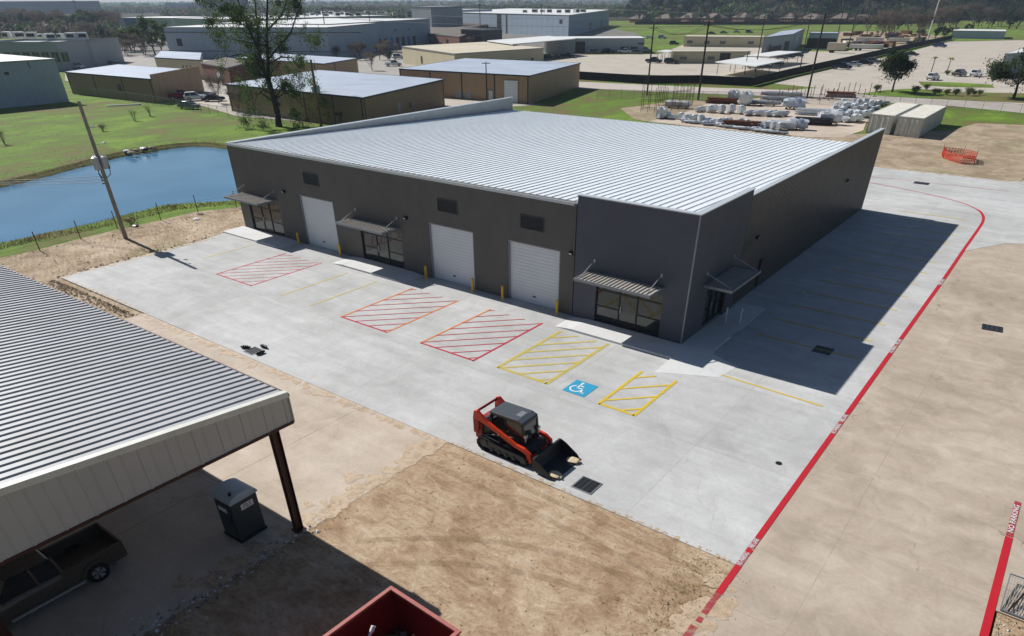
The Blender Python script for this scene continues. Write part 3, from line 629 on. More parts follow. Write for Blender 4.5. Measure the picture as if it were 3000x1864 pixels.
# ============================================================ OPEN SHED (near, left)
SX,SY=-4.26,-26.2
def sz(y): return 6.2+.106*(SY-y)
S=thing('open_shed','open-sided shed with a grey ribbed roof and dark red steel columns','shed',(-20,-36,0)); SM=Matrix.Translation((20,36,0))
X0,Y1=-36,-47.5
mb=MB(); mb.add([(X0,SY,sz(SY)),(SX,SY,sz(SY)),(SX,Y1,sz(Y1)),(X0,Y1,sz(Y1))],[(0,3,2,1)]); mb.add([(X0,SY,sz(SY)-.05),(SX,SY,sz(SY)-.05),(SX,Y1,sz(Y1)-.05),(X0,Y1,sz(Y1)-.05)],[(0,1,2,3)])
x=SX-.22
while x>X0:
    v=[]
    for dx,h in((-.032,.002),(-.015,.05),(.015,.05),(.032,.002)): v+=[(x+dx,SY,sz(SY)+h),(x+dx,Y1,sz(Y1)+h)]
    mb.add(v,[(0,2,3,1),(2,4,5,3),(4,6,7,5),(0,6,4,2)]); x-=.405
sr=mb.build('roof','shedr',S,M=SM)
mb=MB(); mb.box(X0,SX,SY+.0,SY+.10,sz(SY)-.14,sz(SY)-.02,0); mb.build('gutter','rust',sr,M=SM)
mb=MB(); mb.add([(SX-.20,SY+.03,sz(SY)+.08),(SX+.04,SY+.03,sz(SY)+.08),(SX+.04,Y1,sz(Y1)+.08),(SX-.20,Y1,sz(Y1)+.08),(SX+.04,SY+.03,sz(SY)-.14),(SX+.04,Y1,sz(Y1)-.14),(SX-.2,SY+.03,sz(SY)-.02)],[(0,3,2,1),(1,2,5,4),(0,1,4,6)]); mb.build('verge_trim','tw',sr,M=SM)
# gable sheet in the plane of the end wall, ribs modelled
mb=MB(); zb=5.0
mb.add([(SX+.0,SY,zb),(SX+.0,Y1,zb+.25),(SX+.0,Y1,sz(Y1)-.1),(SX+.0,SY,sz(SY)-.1)],[(0,3,2,1)]); mb.add([(SX-.03,SY,zb),(SX-.03,Y1,zb+.25),(SX-.03,Y1,sz(Y1)-.1),(SX-.03,SY,sz(SY)-.1)],[(0,1,2,3)])
y=SY-.2
zb_=lambda y:zb+.25*(SY-y)/(SY-Y1)
while y>Y1:
    mb.add([(SX,y-.05,zb_(y)),(SX+.03,y-.02,zb_(y)),(SX+.03,y+.02,zb_(y)),(SX,y+.05,zb_(y)),(SX,y-.05,sz(y)-.12),(SX+.03,y-.02,sz(y)-.12),(SX+.03,y+.02,sz(y)-.12),(SX,y+.05,sz(y)-.12)],[(0,1,5,4),(1,2,6,5),(2,3,7,6)]); y-=.91
mb.build('gable_sheet','shedf',S,M=SM)
mb=MB(); mb.box(X0,X0+.05,Y1,SY-.5,-.02,sz(SY)-.6); mb.build('added_end_wall','shedf',S,M=SM)  # unseen wall, added to darken the space under the roof
mb=MB(); mb.box(X0+.05,-13,Y1,Y1+.05,-.02,sz(Y1)-.6); mb.build('added_rear_wall','shedf',S,M=SM)  # also out of view, added to keep skylight from under the shed
mb=MB(); mb.bar((SX+.0,SY,zb),(SX+.0,Y1,zb+.25),.05); mb.build('bottom_trim','rust',S,M=SM)
mb=MB(); mb.box(SX-.02,SX+.05,SY-.0,SY+.045,zb+.0,sz(SY)-.15); mb.build('corner_trim','shedf',S,M=SM)
def ibeam(mb,p,q,w,d,side):
    'steel I section from p to q; side = web direction'
    p,q=Vector(p),Vector(q); ax=(q-p); L=ax.length; ax/=L; s=Vector(side).normalized(); o=ax.cross(s).normalized(); c=(p+q)/2
    mb.obox(c,ax*L/2,s*(d/2-.02),o*.012); mb.obox(c+s*d/2,ax*L/2,s*.015,o*w/2); mb.obox(c-s*d/2,ax*L/2,s*.015,o*w/2)
for cx in (-4.55,-12.3,-20.1,-27.9):
    for cy in (-26.95,-37.3,-47):
        if cy==-47 and cx>-5: continue
        mb=MB(); ibeam(mb,(cx,cy,-.02),(cx,cy,sz(cy)-.55),.26,.30,(0,1,0)); mb.box(cx-.22,cx+.22,cy-.24,cy+.24,-.02,.03); mb.build('column','rust',S,M=SM)
    mb=MB(); ibeam(mb,(cx,SY-.3,sz(SY)-.40),(cx,Y1,sz(Y1)-.40),.22,.42,(0,0,1)); mb.build('rafter','rust',S,M=SM)
for k in range(14):
    y=SY-.15-k*1.6; mb=MB(); mb.box(X0,SX-.06,y-.03,y+.03,sz(y)-.20,sz(y)-.06); mb.build('purlin','rust',S,M=SM)

# portable toilet
t=thing('portable_toilet','dark portable toilet with a curved grey-blue roof, standing under the shed edge','toilet',(-6.28,-28.35,-.02),R(2))
mb=MB(); mb.box(-.56,.56,-.62,.62,.12,2.0); mb.build('shell','wc',t,bev=.04)
mb=MB(); mb.box(-.60,.60,-.66,.66,.0,.12); mb.build('base','dark',t,bev=.02)
mb=MB(); n=12
for i in range(n):
    a,b=PI*i/n,PI*(i+1)/n
    f=lambda q:(-.64*math.cos(q),2.0+.30*math.sin(q)**.8)
    (xa,za),(xb,zb2)=f(a),f(b); mb.add([(-.62,xa,za),(.62,xa,za),(.62,xb,zb2),(-.62,xb,zb2)],[(0,1,2,3)]); mb.add([(-.62,0,2.0),(-.62,xa,za),(-.62,xb,zb2)],[(0,1,2)]); mb.add([(.62,0,2.0),(.62,xa,za),(.62,xb,zb2)],[(0,2,1)])
mb.box(-.64,.64,-.66,.66,1.97,2.03); mb.build('roof','wcr',t,smooth=35)
mb=MB(); mb.cyl((.35,-.38,2.1),(.35,-.38,2.36),.07,n=10); mb.build('vent_pipe','dark',t)
mb=MB(); mb.box(-.40,.40,-.65,-.62,.2,1.85); d=mb.build('door','wc',t,bev=.008)
mb=MB(); mb.box(.26,.34,-.68,-.65,.95,1.1); mb.build('handle','dark',d)
mb=MB(); mb.box(.561,.57,-.20,.38,1.45,1.72); sg=mb.build('sign','white',t)
for k,(wd,z) in enumerate(((.46,1.655),(.36,1.59),(.40,1.525))):
    mb=MB(); 
    for j in range(9):
        if (j*7+k*3)%5: mb.box(.571,.573,.09-wd/2+j*wd/9,.09-wd/2+(j+.7)*wd/9,z-.018,z+.018)
    mb.build('sign_text','wc',sg)
mb=MB(); mb.box(-.35,.35,-.6205,-.6203,1.0,1.01); 
mb=MB(); mb.box(-.3,.25,-.664,-.655,1.45,1.65); mb.build('sign','white',t)

# ---- vehicles ------------------------------------------------
def wheelset(mb_t,mb_r,x,y,r,w,s):
    'tyre + rim; s=+1 outer face towards +y'
    ys=[y-w/2,y-w/2+.03,y+w/2-.03,y+w/2]; rr=[r-.04,r,r,r-.04]; n=20
    vs=[]; 
    for yy,q in [(ys[0],r*.62)]+list(zip(ys,rr))+[(ys[3],r*.62)]:
        for i in range(n): t=2*PI*i/n; vs.append((x+math.cos(t)*q,yy,r+math.sin(t)*q))
    fs=[(k*n+i,(k+1)*n+i,(k+1)*n+(i+1)%n,k*n+(i+1)%n) for k in range(5) for i in range(n)]
    mb_t.add(vs,fs); yo=ys[3] if s>0 else ys[0]; yi=y
    vs=[(x,yo-s*.03,r)]+[(x+math.cos(2*PI*i/n)*r*.62,yo-s*.01,r+math.sin(2*PI*i/n)*r*.62) for i in range(n)]
    fs=[(0,i+1,(i+1)%n+1) if s<0 else (0,(i+1)%n+1,i+1) for i in range(n) if i%4!=3]
    mb_r.add(vs,fs); mb_t.add([(x+math.cos(2*PI*i/n)*r*.63,yi,r+math.sin(2*PI*i/n)*r*.63) for i in range(n)],[tuple(range(n))])
def loft(mb,secs,mi=0,cap=True):
    'skin between closed cross-sections of equal length'
    n=len(secs[0]); b=[]
    for s in secs: b+=list(s)
    fs=[(k*n+i,k*n+(i+1)%n,(k+1)*n+(i+1)%n,(k+1)*n+i) for k in range(len(secs)-1) for i in range(n)]
    if cap: fs+=[tuple(reversed(range(n))),tuple(range((len(secs)-1)*n,len(secs)*n))]
    mb.add(b,fs,mi)
def vsec(x,w,zb,zs,zt,ins=.06):
    'body cross-section at x: half width w, sill zb, shoulder zs, top zt'
    return [(x,-w+.07,zb),(x,-w,zb+.16),(x,-w-.0,zs-.15),(x,-w+ins*.5,zs),(x,-w+ins+.06,zt),(x,w-ins-.06,zt),(x,w-ins*.5,zs),(x,w,zs-.15),(x,w,zb+.16),(x,w-.07,zb)]
CAR={}
def make_car(kind,body,label,loc,rz):
    L={'sedan':4.7,'suv':4.7,'pickup':5.7}[kind]; wd=.92 if kind!='pickup' else .98; h=L/2
    t=thing({'sedan':'parked_car','suv':'parked_suv','pickup':'parked_pickup'}[kind],label,{'sedan':'car','suv':'car','pickup':'pickup truck'}[kind],loc,rz)
    r=.33 if kind=='sedan' else .38; fx,rx=h-.92,-h+.98
    if kind=='pickup': rx=-h+1.15; r=.40
    mb=MB(); zs,zt=(.78,.88) if kind=='sedan' else (.95,1.05)
    if kind=='pickup': zs,zt=1.0,1.10
    secs=[]
    for x,k,dz,zb in ((-h,.90,-.10,.42),(-h+.12,.97,.0,.30),(-h+.7,1,.02,.26),(-.2,1,.02,.24),(.9,1,.02,.24),(h-1.2,1,-.02,.26),(h-.35,.97,-.08,.28),(h-.08,.90,-.18,.34),(h,.80,-.26,.42)):
        secs.append(vsec(x,wd*k,zb,zs+dz,zt+dz))
    if kind=='pickup': secs=[s for s in secs if s[0][0]>=-.35]; secs[0]=vsec(-.62,wd,.30,zs,zt)
    loft(mb,secs)
    if kind=='pickup':
        mb.box(-h+.04,-.60,-wd+.02,-wd+.14,.45,1.13); mb.box(-h+.04,-.60,wd-.14,wd-.02,.45,1.13); mb.box(-h,-h+.07,-wd+.06,wd-.06,.45,1.13); mb.box(-h+.07,-.60,-wd+.14,wd-.14,.45,.62)
        mb.box(-h+.5,rx-.5+.0,-wd-.0,-wd+.03,.35,.9); mb.box(-h+.5,rx-.5,wd-.03,wd,.35,.9)
        for s in(-1,1):
            for k in range(10):
                a,b=PI*k/10,PI*(k+1)/10; q=.50; u=.56
                mb.add([(rx+math.cos(c)*rr,s*wd+e,.42+math.sin(c)*rr) for c in(a,b) for rr in(q,u) for e in(0,s*.045)],[(0,1,5,4),(2,6,7,3),(1,3,7,5)])
    # cabin
    if kind=='sedan': pr=[(-1.75,zt-.03),(-1.05,1.40),(.25,1.43),(1.15,zt-.03)]
    elif kind=='suv': pr=[(-2.2,zt-.03),(-1.95,1.68),(.15,1.73),(1.0,zt-.03)]
    else: pr=[(-.72,zt-.03),(-.62,1.80),(.85,1.84),(1.55,zt-.03)]
    ww=[wd-.09,wd-.24]
    def cs(i,off=0):
        x,z=pr[i]; k=ww[0] if z<1.2 else ww[1]; return k
    roof=[(pr[1][0],pr[1][1]),(pr[2][0],pr[2][1])]
    top=MB(); a,b=pr[1],pr[2]; k=ww[1]
    top.add([(a[0]+.04,-k,a[1]-.05),(b[0]-.04,-k,b[1]-.05),(b[0]-.04,k,b[1]-.05),(a[0]+.04,k,a[1]-.05),(a[0]+.12,-k+.10,a[1]),(b[0]-.14,-k+.10,b[1]),(b[0]-.14,k-.10,b[1]),(a[0]+.12,k-.10,a[1])],[(4,5,6,7),(0,1,5,4),(1,2,6,5),(2,3,7,6),(3,0,4,7)])
    # pillars
    for s in(-1,1):
        def pt(i,sw=0): x,z=pr[i]; kk=(ww[0] if i in(0,3) else ww[1]); return Vector((x,s*kk,z-(.05 if i in(1,2) else 0)))
        top.bar(pt(0),pt(1),.045); top.bar(pt(3),pt(2),.035); m0=Vector(((pr[1][0]+pr[2][0])/2-.0,s*ww[1],pr[1][1]-.06)); top.bar((m0.x-.05,s*ww[0],zt-.02),m0,.035)
        top.bar((pr[3][0]-.22,s*(wd+.02),zt+.06),(pr[3][0]-.22,s*(wd+.16),zt+.10),.05,h=.07)
    bd=mb; o=bd.build('body',body,t,smooth=40)
    top.build('cab_top',body,t)
    gl=MB(); q=[]
    for s in(-1,1):
        for i in range(4):
            x,z=pr[i]; kk=(ww[0] if i in(0,3) else ww[1])-.01; q.append((x,s*kk,z-(.05 if i in(1,2) else 0)))
    gl.add(q,[(0,1,2,3),(4,7,6,5),(0,4,5,1),(2,6,7,3)]); gl.build('windows','glassc',t)
    for x in (fx,rx):
        for s in(-1,1):
            a,b=MB(),MB(); wheelset(a,b,x,s*(wd-.09),r,.24,s); tt=a.build('wheel','rubber',t,smooth=50); b.build('rim','rimm',tt)
    for s in(-1,1):
        mb=MB(); mb.box(h-.16,h-.04,s*wd*.62-.17,s*wd*.62+.17,zs-.28,zs-.14); mb.build('headlight','white',t)
        mb=MB(); mb.box(-h-.01,-h+.06,s*wd*.78-.10,s*wd*.78+.10,zs-.28,zs+.0); mb.build('tail_light','red2',t)
    mb=MB(); mb.box(h-.05,h+.03,-wd*.7,wd*.7,.38,.55); mb.box(-h-.06,-h+.03,-wd*.8,wd*.8,.38,.56); mb.build('bumper','dkg' if kind!='pickup' else 'trim',t)
    return t
# bronze pickup under the shed, tail towards the lot
tr=make_car('pickup','gold','bronze pickup truck with chrome wheels parked in the dark under the shed',(-9.15,-35.3,-.02),-PI/2)
tr.scale=(1.04,1.04,1.04)
mb=MB(); mb.bar((-1.2,-1.06,.42),(1.3,-1.06,.42),.04); mb.build('side_step','steel',tr); mb=MB(); mb.bar((-1.2,1.06,.42),(1.3,1.06,.42),.04); mb.build('side_step','steel',tr)

# ---- dumpster -----------------------------------------------
d=thing('dumpster','open dark red roll-off dumpster full of rubbish at the bottom of the yard','dumpster',(4.48,-32.0,-.05),R(-2))
h=2.35; w2,l2=1.53,3.35
mb=MB()
for s in(-1,1): mb.box(s*w2-.04,s*w2+.04,-l2,l2,.25,h-.08)
for s in(-1,1): mb.box(-w2+.04,w2-.04,s*l2-.04,s*l2+.04,.25,h-.08)
mb.box(-w2+.04,w2-.04,-l2+.04,l2-.04,.2,.28); mb.build('body','binred',d)
mb=MB()
for s in(-1,1): mb.box(s*w2-.07,s*w2+.07,-l2-.07,l2+.07,h-.08,h+.02)
for s in(-1,1): mb.box(-w2+.07,w2-.07,s*l2-.07,s*l2+.07,h-.079,h+.019)
mb.build('rim','rimr',d,bev=.01)
for s in(-1,1):
    for k in range(8):
        y=-l2+.4+k*.82; mb=MB(); mb.prism([(s*(w2+.04),y-.07),(s*(w2+.12),y-.04),(s*(w2+.12),y+.04),(s*(w2+.04),y+.07)],.3,h-.1); mb.build('side_rib','binred',d)
mb=MB(); mb.box(-.5,-.4,-l2,l2,.0,.2); mb.box(.4,.5,-l2,l2,.0,.2); mb.build('skid_rail','dark',d)
random.seed(12)
lb=[('white plastic pipe leaning inside the dumpster','pipe'),('dark folded sheet in the dumpster','sheet'),('broken board lying in the dumpster','board')]
t=thing('plastic_pipe','long white plastic pipe standing up among the rubbish in the dumpster','pipe',(3.62,-30.3,.6)); mb=MB(); mb.cyl((0,.3,1.35),(.14,-1.1,.05),.05,n=12); mb.cyl((.07,-.4,.70),(.14,-1.1,.05),.066,n=12); mb.build('pipe_run','white',t,smooth=40); mb=MB(); mb.cyl((-.01,.35,1.39),(.02,.2,1.26),.075,n=12); mb.build('socket','white',t,smooth=40)
for k in range(16):
    x=random.uniform(3.3,5.6); y=random.uniform(-33.6,-29.2); z=random.uniform(.4,.75)
    m=random.choice(['wood','dkg','white','wrap','dirt','trim','wood','dkg']); 
    mb=MB(); a=Vector((random.uniform(.3,.9),0,random.uniform(-.2,.25))); b=Vector((0,random.uniform(.04,.3),random.uniform(-.08,.08)))
    mb.obox((0,0,0),a,b,(0,0,random.uniform(.02,.09))); o=mb.build('debris_piece',m,None); o.location=(x,y,z); o.rotation_euler=(0,0,random.uniform(0,PI)); tag(o,'jumbled piece of rubbish in the red dumpster','debris','rubbish in the red dumpster')
mb=MB()
for k in range(260):
    x=random.uniform(-1.4,1.4); y=random.uniform(-3.2,3.2); z=.28+random.uniform(.0,.3); a=random.uniform(.05,.22)
    u=Vector((random.uniform(-1,1),random.uniform(-1,1),random.uniform(-.5,.5))).normalized()*a; v=u.cross(Vector((0,0,1))).normalized()*random.uniform(.3,1)*a; mb.obox((x,y,z),u,v,(0,0,.03))
rb=mb.build('loose_rubbish','asph'); rb.location=(4.48,-32,0); tag(rb,'loose dark rubbish heaped in the red dumpster','rubbish',kind='stuff')

# ---- compact track loader -------------------------------------
T=thing('track_loader','orange compact track loader with a black cab roof parked on the pale slab','loader',(-.60,-16.40,.0),R(0))
def stadium(x0,x1,r,z0,k=10,drop=0):
    p=[]
    for i in range(k+1): a=-PI/2-PI*i/k; p.append((x0+math.cos(a)*r,z0+r+math.sin(a)*r+drop*(math.cos(a)<0)*0))
    for i in range(k+1): a=PI/2-PI*i/k; p.append((x1+math.cos(a)*r*.9,z0+r*.9+math.sin(a)*r*.9))
    return p
for s in(-1,1):
    y0,y1=(s*.66,s*1.06) if s>0 else (-1.06,-.66)
    out=[(-1.55,.0),(-1.85,.10),(-1.98,.30),(-1.95,.52),(-1.80,.68),(-1.55,.73),(-1.1,.70),(.55,.50),(.90,.46),(1.08,.36),(1.12,.22),(1.0,.07),(.78,.0)]
    inn=[(x*.94-.02+(.03),z*.82+.065) for x,z in out]
    n=len(out); mb=MB(); vs=[(x,y,z) for y in(y0,y1) for x,z in out]+[(x,y,z) for y in(y0,y1) for x,z in inn]
    fs=[]
    for i in range(n):
        j=(i+1)%n; fs+=[(i,j,n+j,n+i),(2*n+i,3*n+i,3*n+j,2*n+j),(i,2*n+i,2*n+j,j),(n+i,n+j,3*n+j,3*n+i)]
    mb.add(vs,fs)
    for i in range(n):
        a,b=Vector((out[i][0],0,out[i][1])),Vector((out[(i+1)%n][0],0,out[(i+1)%n][1])); L=(b-a).length; m=max(1,int(L/.11)); nn=Vector((b.z-a.z,0,-(b.x-a.x))).normalized()
        if (((a+b)/2+nn)-Vector((-.4,0,.33))).length<(((a+b)/2)-Vector((-.4,0,.33))).length: nn=-nn
        for k in range(m):
            c=a+(b-a)*(k+.5)/m+Vector((0,(y0+y1)/2,0)); 
            if c.z>.04: mb.obox(c+nn*.015,(b-a).normalized()*.025,(0,.19,0),nn*.022)
    tk=mb.build('track','rubber',T)
    mb=MB(); mb.extr([(-1.62,.36),(-1.5,.60),(.6,.42),(.88,.30),(.8,.16),(-1.5,.14)],(y0+y1)/2-.10,(y0+y1)/2+.10); mb.build('track_frame','dkg',tk)
    for x in (-1.62,-1.1,-.65,-.2,.25,.82):
        r=.25 if x<-1.5 else (.18 if x>.5 else .11); z=.42 if x<-1.5 else (.24 if x>.5 else .16); mb=MB(); mb.cyl((x,y0+.05,z),(x,y1-.05,z),r,n=14); mb.build('track_roller','dkg',tk)
mb=MB(); mb.extr([(-2.05,.42),(-2.12,1.05),(-1.95,1.35),(-1.35,1.42),(-1.2,1.0),(.4,.85),(.95,.55),(.95,.32),(-1.9,.30)],-.62,.62); mb.build('chassis','dkg',T,bev=.02)
mb=MB(); mb.extr([(-2.32,.36),(-2.36,1.1),(-2.22,1.42),(-1.9,1.48),(-1.88,.34)],-.72,.72); rr=mb.build('engine_cover','red2',T,bev=.04)
mb=MB(); mb.box(-2.385,-2.355,-.5,.5,.55,1.15); mb.build('rear_grille','dark',rr)
mb=MB(); mb.box(-1.9,-1.45,-.5,.5,1.43,1.52); mb.build('engine_deck','cabg',T,bev=.015)
mb=MB(); mb.cyl((-1.7,-.3,1.5),(-1.7,-.3,1.72),.05,n=10); mb.build('exhaust','steel',T)
# cab
mb=MB(); pr=[(-1.40,1.0),(-1.36,1.98),(.28,2.02),(.50,1.9),(.58,1.15),(.62,.8)]
for s in(-1,1):
    pts=[Vector((x,s*.56,z)) for x,z in pr]
    for a,b in zip(pts,pts[1:]): mb.bar(a,b,.05)
    mb.bar((-.55,s*.56,1.0),(-.55,s*.56,1.98),.035)
    mb.add([(-1.40,s*.54,1.0),(.6,s*.54,.85),(.58,s*.54,1.15),(-1.40,s*.54,1.25)],[(0,1,2,3)])
    for k in range(9): mb.bar((-1.3+k*.08,s*.545,1.25),(-1.3+k*.08,s*.545,1.95),.008)
for a,b in (((-1.38,1.98),(-1.38,1.98)),((.5,1.9),(.5,1.9)),((.6,.85),(.6,.85))): mb.bar((a[0],-.56,a[1]),(a[0],.56,a[1]),.05)
mb.build('cab_frame','dark',T)
mb=MB(); mb.extr([(-1.48,1.98),(-1.44,2.07),(.22,2.11),(.50,2.03),(.56,1.95),(.50,1.93),(.24,2.0),(-1.4,1.96)],-.62,.62); cr=mb.build('cab_roof','cabg',T,bev=.02)
mb=MB(); mb.box(-.15,.18,-.25,.28,2.10,2.125); mb.build('roof_hatch','trim',cr,bev=.008)
mb=MB(); mb.quad((.52,-.5,1.9),(.60,-.5,1.0),(.60,.5,1.0),(.52,.5,1.9))
for s in(-1,1): mb.quad((-.5,s*.55,1.95),(.30,s*.55,1.97),(.5,s*.55,1.85),(.56,s*.55,1.2),(-.5,s*.55,1.25))
mb.build('cab_glass','glassc',T)
mb=MB(); mb.box(-.75,-.2,-.25,.25,1.0,1.12); mb.box(-.85,-.72,-.25,.25,1.1,1.6); mb.build('seat','dark',T,bev=.03)
# lift arms
for s in(-1,1):
    y=s*.86
    mb=MB(); mb.extr([(-2.28,1.55),(-2.20,1.98),(-2.0,2.05),(-1.78,1.90),(-1.35,1.62),(.35,.98),(.85,.92),(1.22,.72),(1.28,.28),(1.12,.20),(1.0,.30),(.98,.60),(.75,.70),(.25,.80),(-1.35,1.38),(-1.95,1.55)],y-.075,y+.075); mb.build('lift_arm','orange',T,bev=.018)
    mb=MB(); mb.extr([(-2.28,.75),(-2.30,1.62),(-2.05,1.80),(-1.92,1.62),(-2.0,.75)],y-.04 if s>0 else y-.04,y+.04); mb.build('arm_tower','red2',T,bev=.012)
    mb=MB(); mb.cyl((-1.55,s*.74,.78),(-.35,s*.74,1.08),.05,n=12); mb.cyl((-.35,s*.74,1.08),(.05,s*.74,1.16),.028,n=10); mb.build('lift_cylinder','dark',T)
    mb=MB(); mb.cyl((1.05,s*.42,.95),(1.35,s*.42,.55),.05,n=12); mb.cyl((1.35,s*.42,.55),(1.50,s*.42,.38),.028,n=10); mb.build('tilt_cylinder','dark',T)
    mb=MB(); mb.bar((.62,s*.52,1.0),(.66,s*.52,1.32),.05); mb.box(.6,.72,s*.52-.09,s*.52+.09,1.28,1.42); mb.build('work_light','steel',T)
mb=MB(); mb.cyl((-2.14,-.9,1.90),(-2.14,.9,1.90),.065,n=14); mb.build('cross_tube','red2',T,smooth=40)
mb=MB(); mb.cyl((1.13,-.82,.42),(1.13,.82,.42),.07,n=14); mb.build('cross_tube','orange',T,smooth=40)
mb=MB(); mb.tube([(.9,.3,1.0),(1.15,.34,1.15),(1.4,.38,.9),(1.45,.4,.55)],.018); mb.tube([(.9,.2,1.0),(1.2,.22,1.1),(1.42,.25,.8),(1.45,.3,.5)],.018); mb.tube([(.8,-.3,1.0),(1.1,-.3,1.1),(1.4,-.3,.8)],.018); mb.build('hydraulic_hose','rubber',T)
mb=MB(); mb.box(1.42,1.50,-.55,.55,.12,.72); mb.box(1.36,1.44,-.5,-.3,.15,.8); mb.box(1.36,1.44,.3,.5,.15,.8); mb.build('quick_coupler','dark',T,bev=.01)
# bucket: open towards +x
prof=[(1.52,.72),(1.50,.60),(1.56,.30),(1.70,.10),(1.95,.045),(2.72,.02)]
mb=MB()
for (a,b) in zip(prof,prof[1:]):
    a,b=Vector((a[0],0,a[1])),Vector((b[0],0,b[1])); d_=(b-a); nn=Vector((d_.z,0,-d_.x)).normalized(); mb.obox((a+b)/2,d_/2,(0,1.14,0),nn*.014)
for s in(-1,1): mb.extr([(1.52,.72),(1.48,.58),(1.56,.28),(1.72,.06),(2.70,.03),(2.55,.22),(1.9,.62),(1.6,.74)],s*1.15-.015,s*1.15+.015)
mb.box(1.49,1.60,-1.14,1.14,.70,.76); bk_=mb.build('bucket','bucket',T,bev=.004)
mb=MB(); mb.box(2.60,2.80,-1.17,1.17,.002,.03); mb.build('cutting_edge','steel' if 0 else 'bucket',bk_)
for s,l in((-1,'nearer the camera'),(1,'farther from the camera')):
    t=thing('sandbag','cream sandbag lying in the loader bucket '+('at its near end by the soil edge' if s<0 else 'at its far end'),'sandbag',(1.97,-16.4+s*.76,.035),.2*s,'sandbags in the loader bucket')
    mb=MB(); random.seed(5+s); secs=[]
    for i in range(9):
        x=-.32+i*.08; k=math.sin(PI*(i+.7)/9.4)**.4; secs.append([(x,math.cos(a)*.27*k,.055+math.sin(a)*.05*k+random.uniform(-.012,.012)) for a in [2*PI*j/12 for j in range(12)]])
    loft(mb,[list(reversed(q)) for q in secs]); mb.build('bag_body','sand',t,smooth=True); mb=MB(); mb.cyl((.32,0,.05),(.40,.02,.05),.04,.05,8); mb.build('tied_neck','sand',t)

# ============================================================ POLES AND WIRES
MAT['poleb']=M_('brown_pole','8d6c49',.9,var=.25,scale=3)
def util_pole(loc,h,label,mat='pole',r=.15,trans=0,arms=(),rz=0,group=None,extras=False):
    t=thing('utility_pole',label,'utility pole',loc,rz,group)
    mb=MB(); mb.tube([(0,0,-.2),(0,0,h*.5),(0,0,h)],[r,r*.85,r*.68],12); mb.build('post',mat,t,smooth=40)
    for z,L,a in arms:
        mb=MB(); c,s=math.cos(a),math.sin(a); mb.bar((-c*L/2,-s*L/2,z),(c*L/2,s*L/2,z),.05,h=.06); ar=mb.build('crossarm',mat,t)
        for k in (-1,-.45,.45,1):
            mb=MB(); mb.cyl((k*c*L/2.1,k*s*L/2.1,z+.05),(k*c*L/2.1,k*s*L/2.1,z+.22),.05,.03,8); mb.build('insulator','grey',ar)
    if trans:
        for k in range(trans):
            a=(PI*.12,PI*.88,-PI/2)[k]; c,s=math.cos(a)*.42,math.sin(a)*.42; z=h*.585
            mb=MB(); mb.cyl((c,s,z-.55),(c,s,z+.38),.31,n=16); mb.cyl((c,s,z+.38),(c,s,z+.46),.31,.18,16); mb.bar((0,0,z),(c,s,z),.05); tr_=mb.build('transformer','grey',t,smooth=40)
            mb=MB(); mb.cyl((c*1.1,s*1.1,z+.38),(c*1.15,s*1.15,z+.66),.045,.03,8); mb.build('bushing','white',tr_)
    return t
pp=(-53.25,-8.83,-.11)
p=util_pole(pp,11.3,'tall grey wooden utility pole with transformers standing between the pond and the slab','pole',.20,3,rz=.4)
mb=MB(); 
for z,L in ((9.35,.75),(8.05,.6)):
    mb.bar((-.2,0,z),(L,.05,z),.03); 
mb.build('bracket','grey',p)
mb=MB(); mb.cyl((.95,.1,8.1),(1.2,.1,8.15),.08,.12,8); mb.cyl((.6,.05,9.4),(.6,.05,9.6),.05,n=8); mb.cyl((.5,-.2,6.9),(.5,-.2,7.5),.04,n=8); mb.build('cutout','white',p)
mb=MB(); 
for z in (5.35,5.1,4.85): mb.bar((-.16,-.1,z),(-.30,-.2,z),.05)
mb.build('service_rack','dark',p)
mb=MB(); mb.tube([(.4,.2,6.9),(.75,.2,6.3),(.7,0,5.6),(.15,0,5.3)],.03); mb.tube([(-.4,.2,6.2),(-.5,0,5.7),(-.2,-.1,5.3)],.03); mb.tube([(.0,-.4,6.2),(-.1,-.45,5.7),(-.2,-.15,5.1)],.03); mb.build('drip_loop','wire',p)
def sag(name,label,p,q,s,r=.02,group=None,cat='overhead wire'):
    p,q=Vector(p),Vector(q); pts=[p.lerp(q,i/14)-Vector((0,0,4*s*(i/14)*(1-i/14))) for i in range(15)]
    mb=MB(); mb.tube(pts,r,5); return tag(mb.build(name,'wire'),label,cat,group)
for k,z in enumerate((5.35,5.1,4.85)):
    sag('service_wire','dark service wire drooping from the grey utility pole over the pond',(pp[0]-.2,pp[1]-.15,z),(-108+k*1.5,-31+k*1.8,5.2),1.4,.022,'service wires over the pond')
# pole behind the warehouse, by the tall tree
util_pole((-91.1,46.4,-.15),10.2,'brown wooden pole with two pale transformers behind the warehouse roof','poleb',.27,2,((9.0,.1,0),),rz=.5)
util_pole((-91.9,93.4,-.15),7.4,'slim dark pole against the wall of the tan building with the white door','poled',.15,0,((7.1,1.8,.6),))
PL=[((-68.7,124.1),13.5,'dark pole leftmost of the row beyond the storage yard',.20),((-54.7,121.5),14.3,'dark pole behind the rusty bar racks, second in the row',.24),((-36.5,138.9),15.5,'dark leaning-looking pole between the black fence corner and the storage yard',.22),((-70.8,188.5),5.7,'short dark pole in front of the nearer white carport',.13),((-70.8,197),14.2,'tall dark pole standing through the nearer white carport',.17),((-64.7,219.8),14,'dark pole beside the farther white carport',.17),((-79,325.5),12.5,'dark pole by the parked trailers near the black fence',.2)]
for (x,y),h,l,r in PL: util_pole((x,y,-.15),h,l,'poled',r,0,((h-.7,2.2,.9),) if h>13 else ())
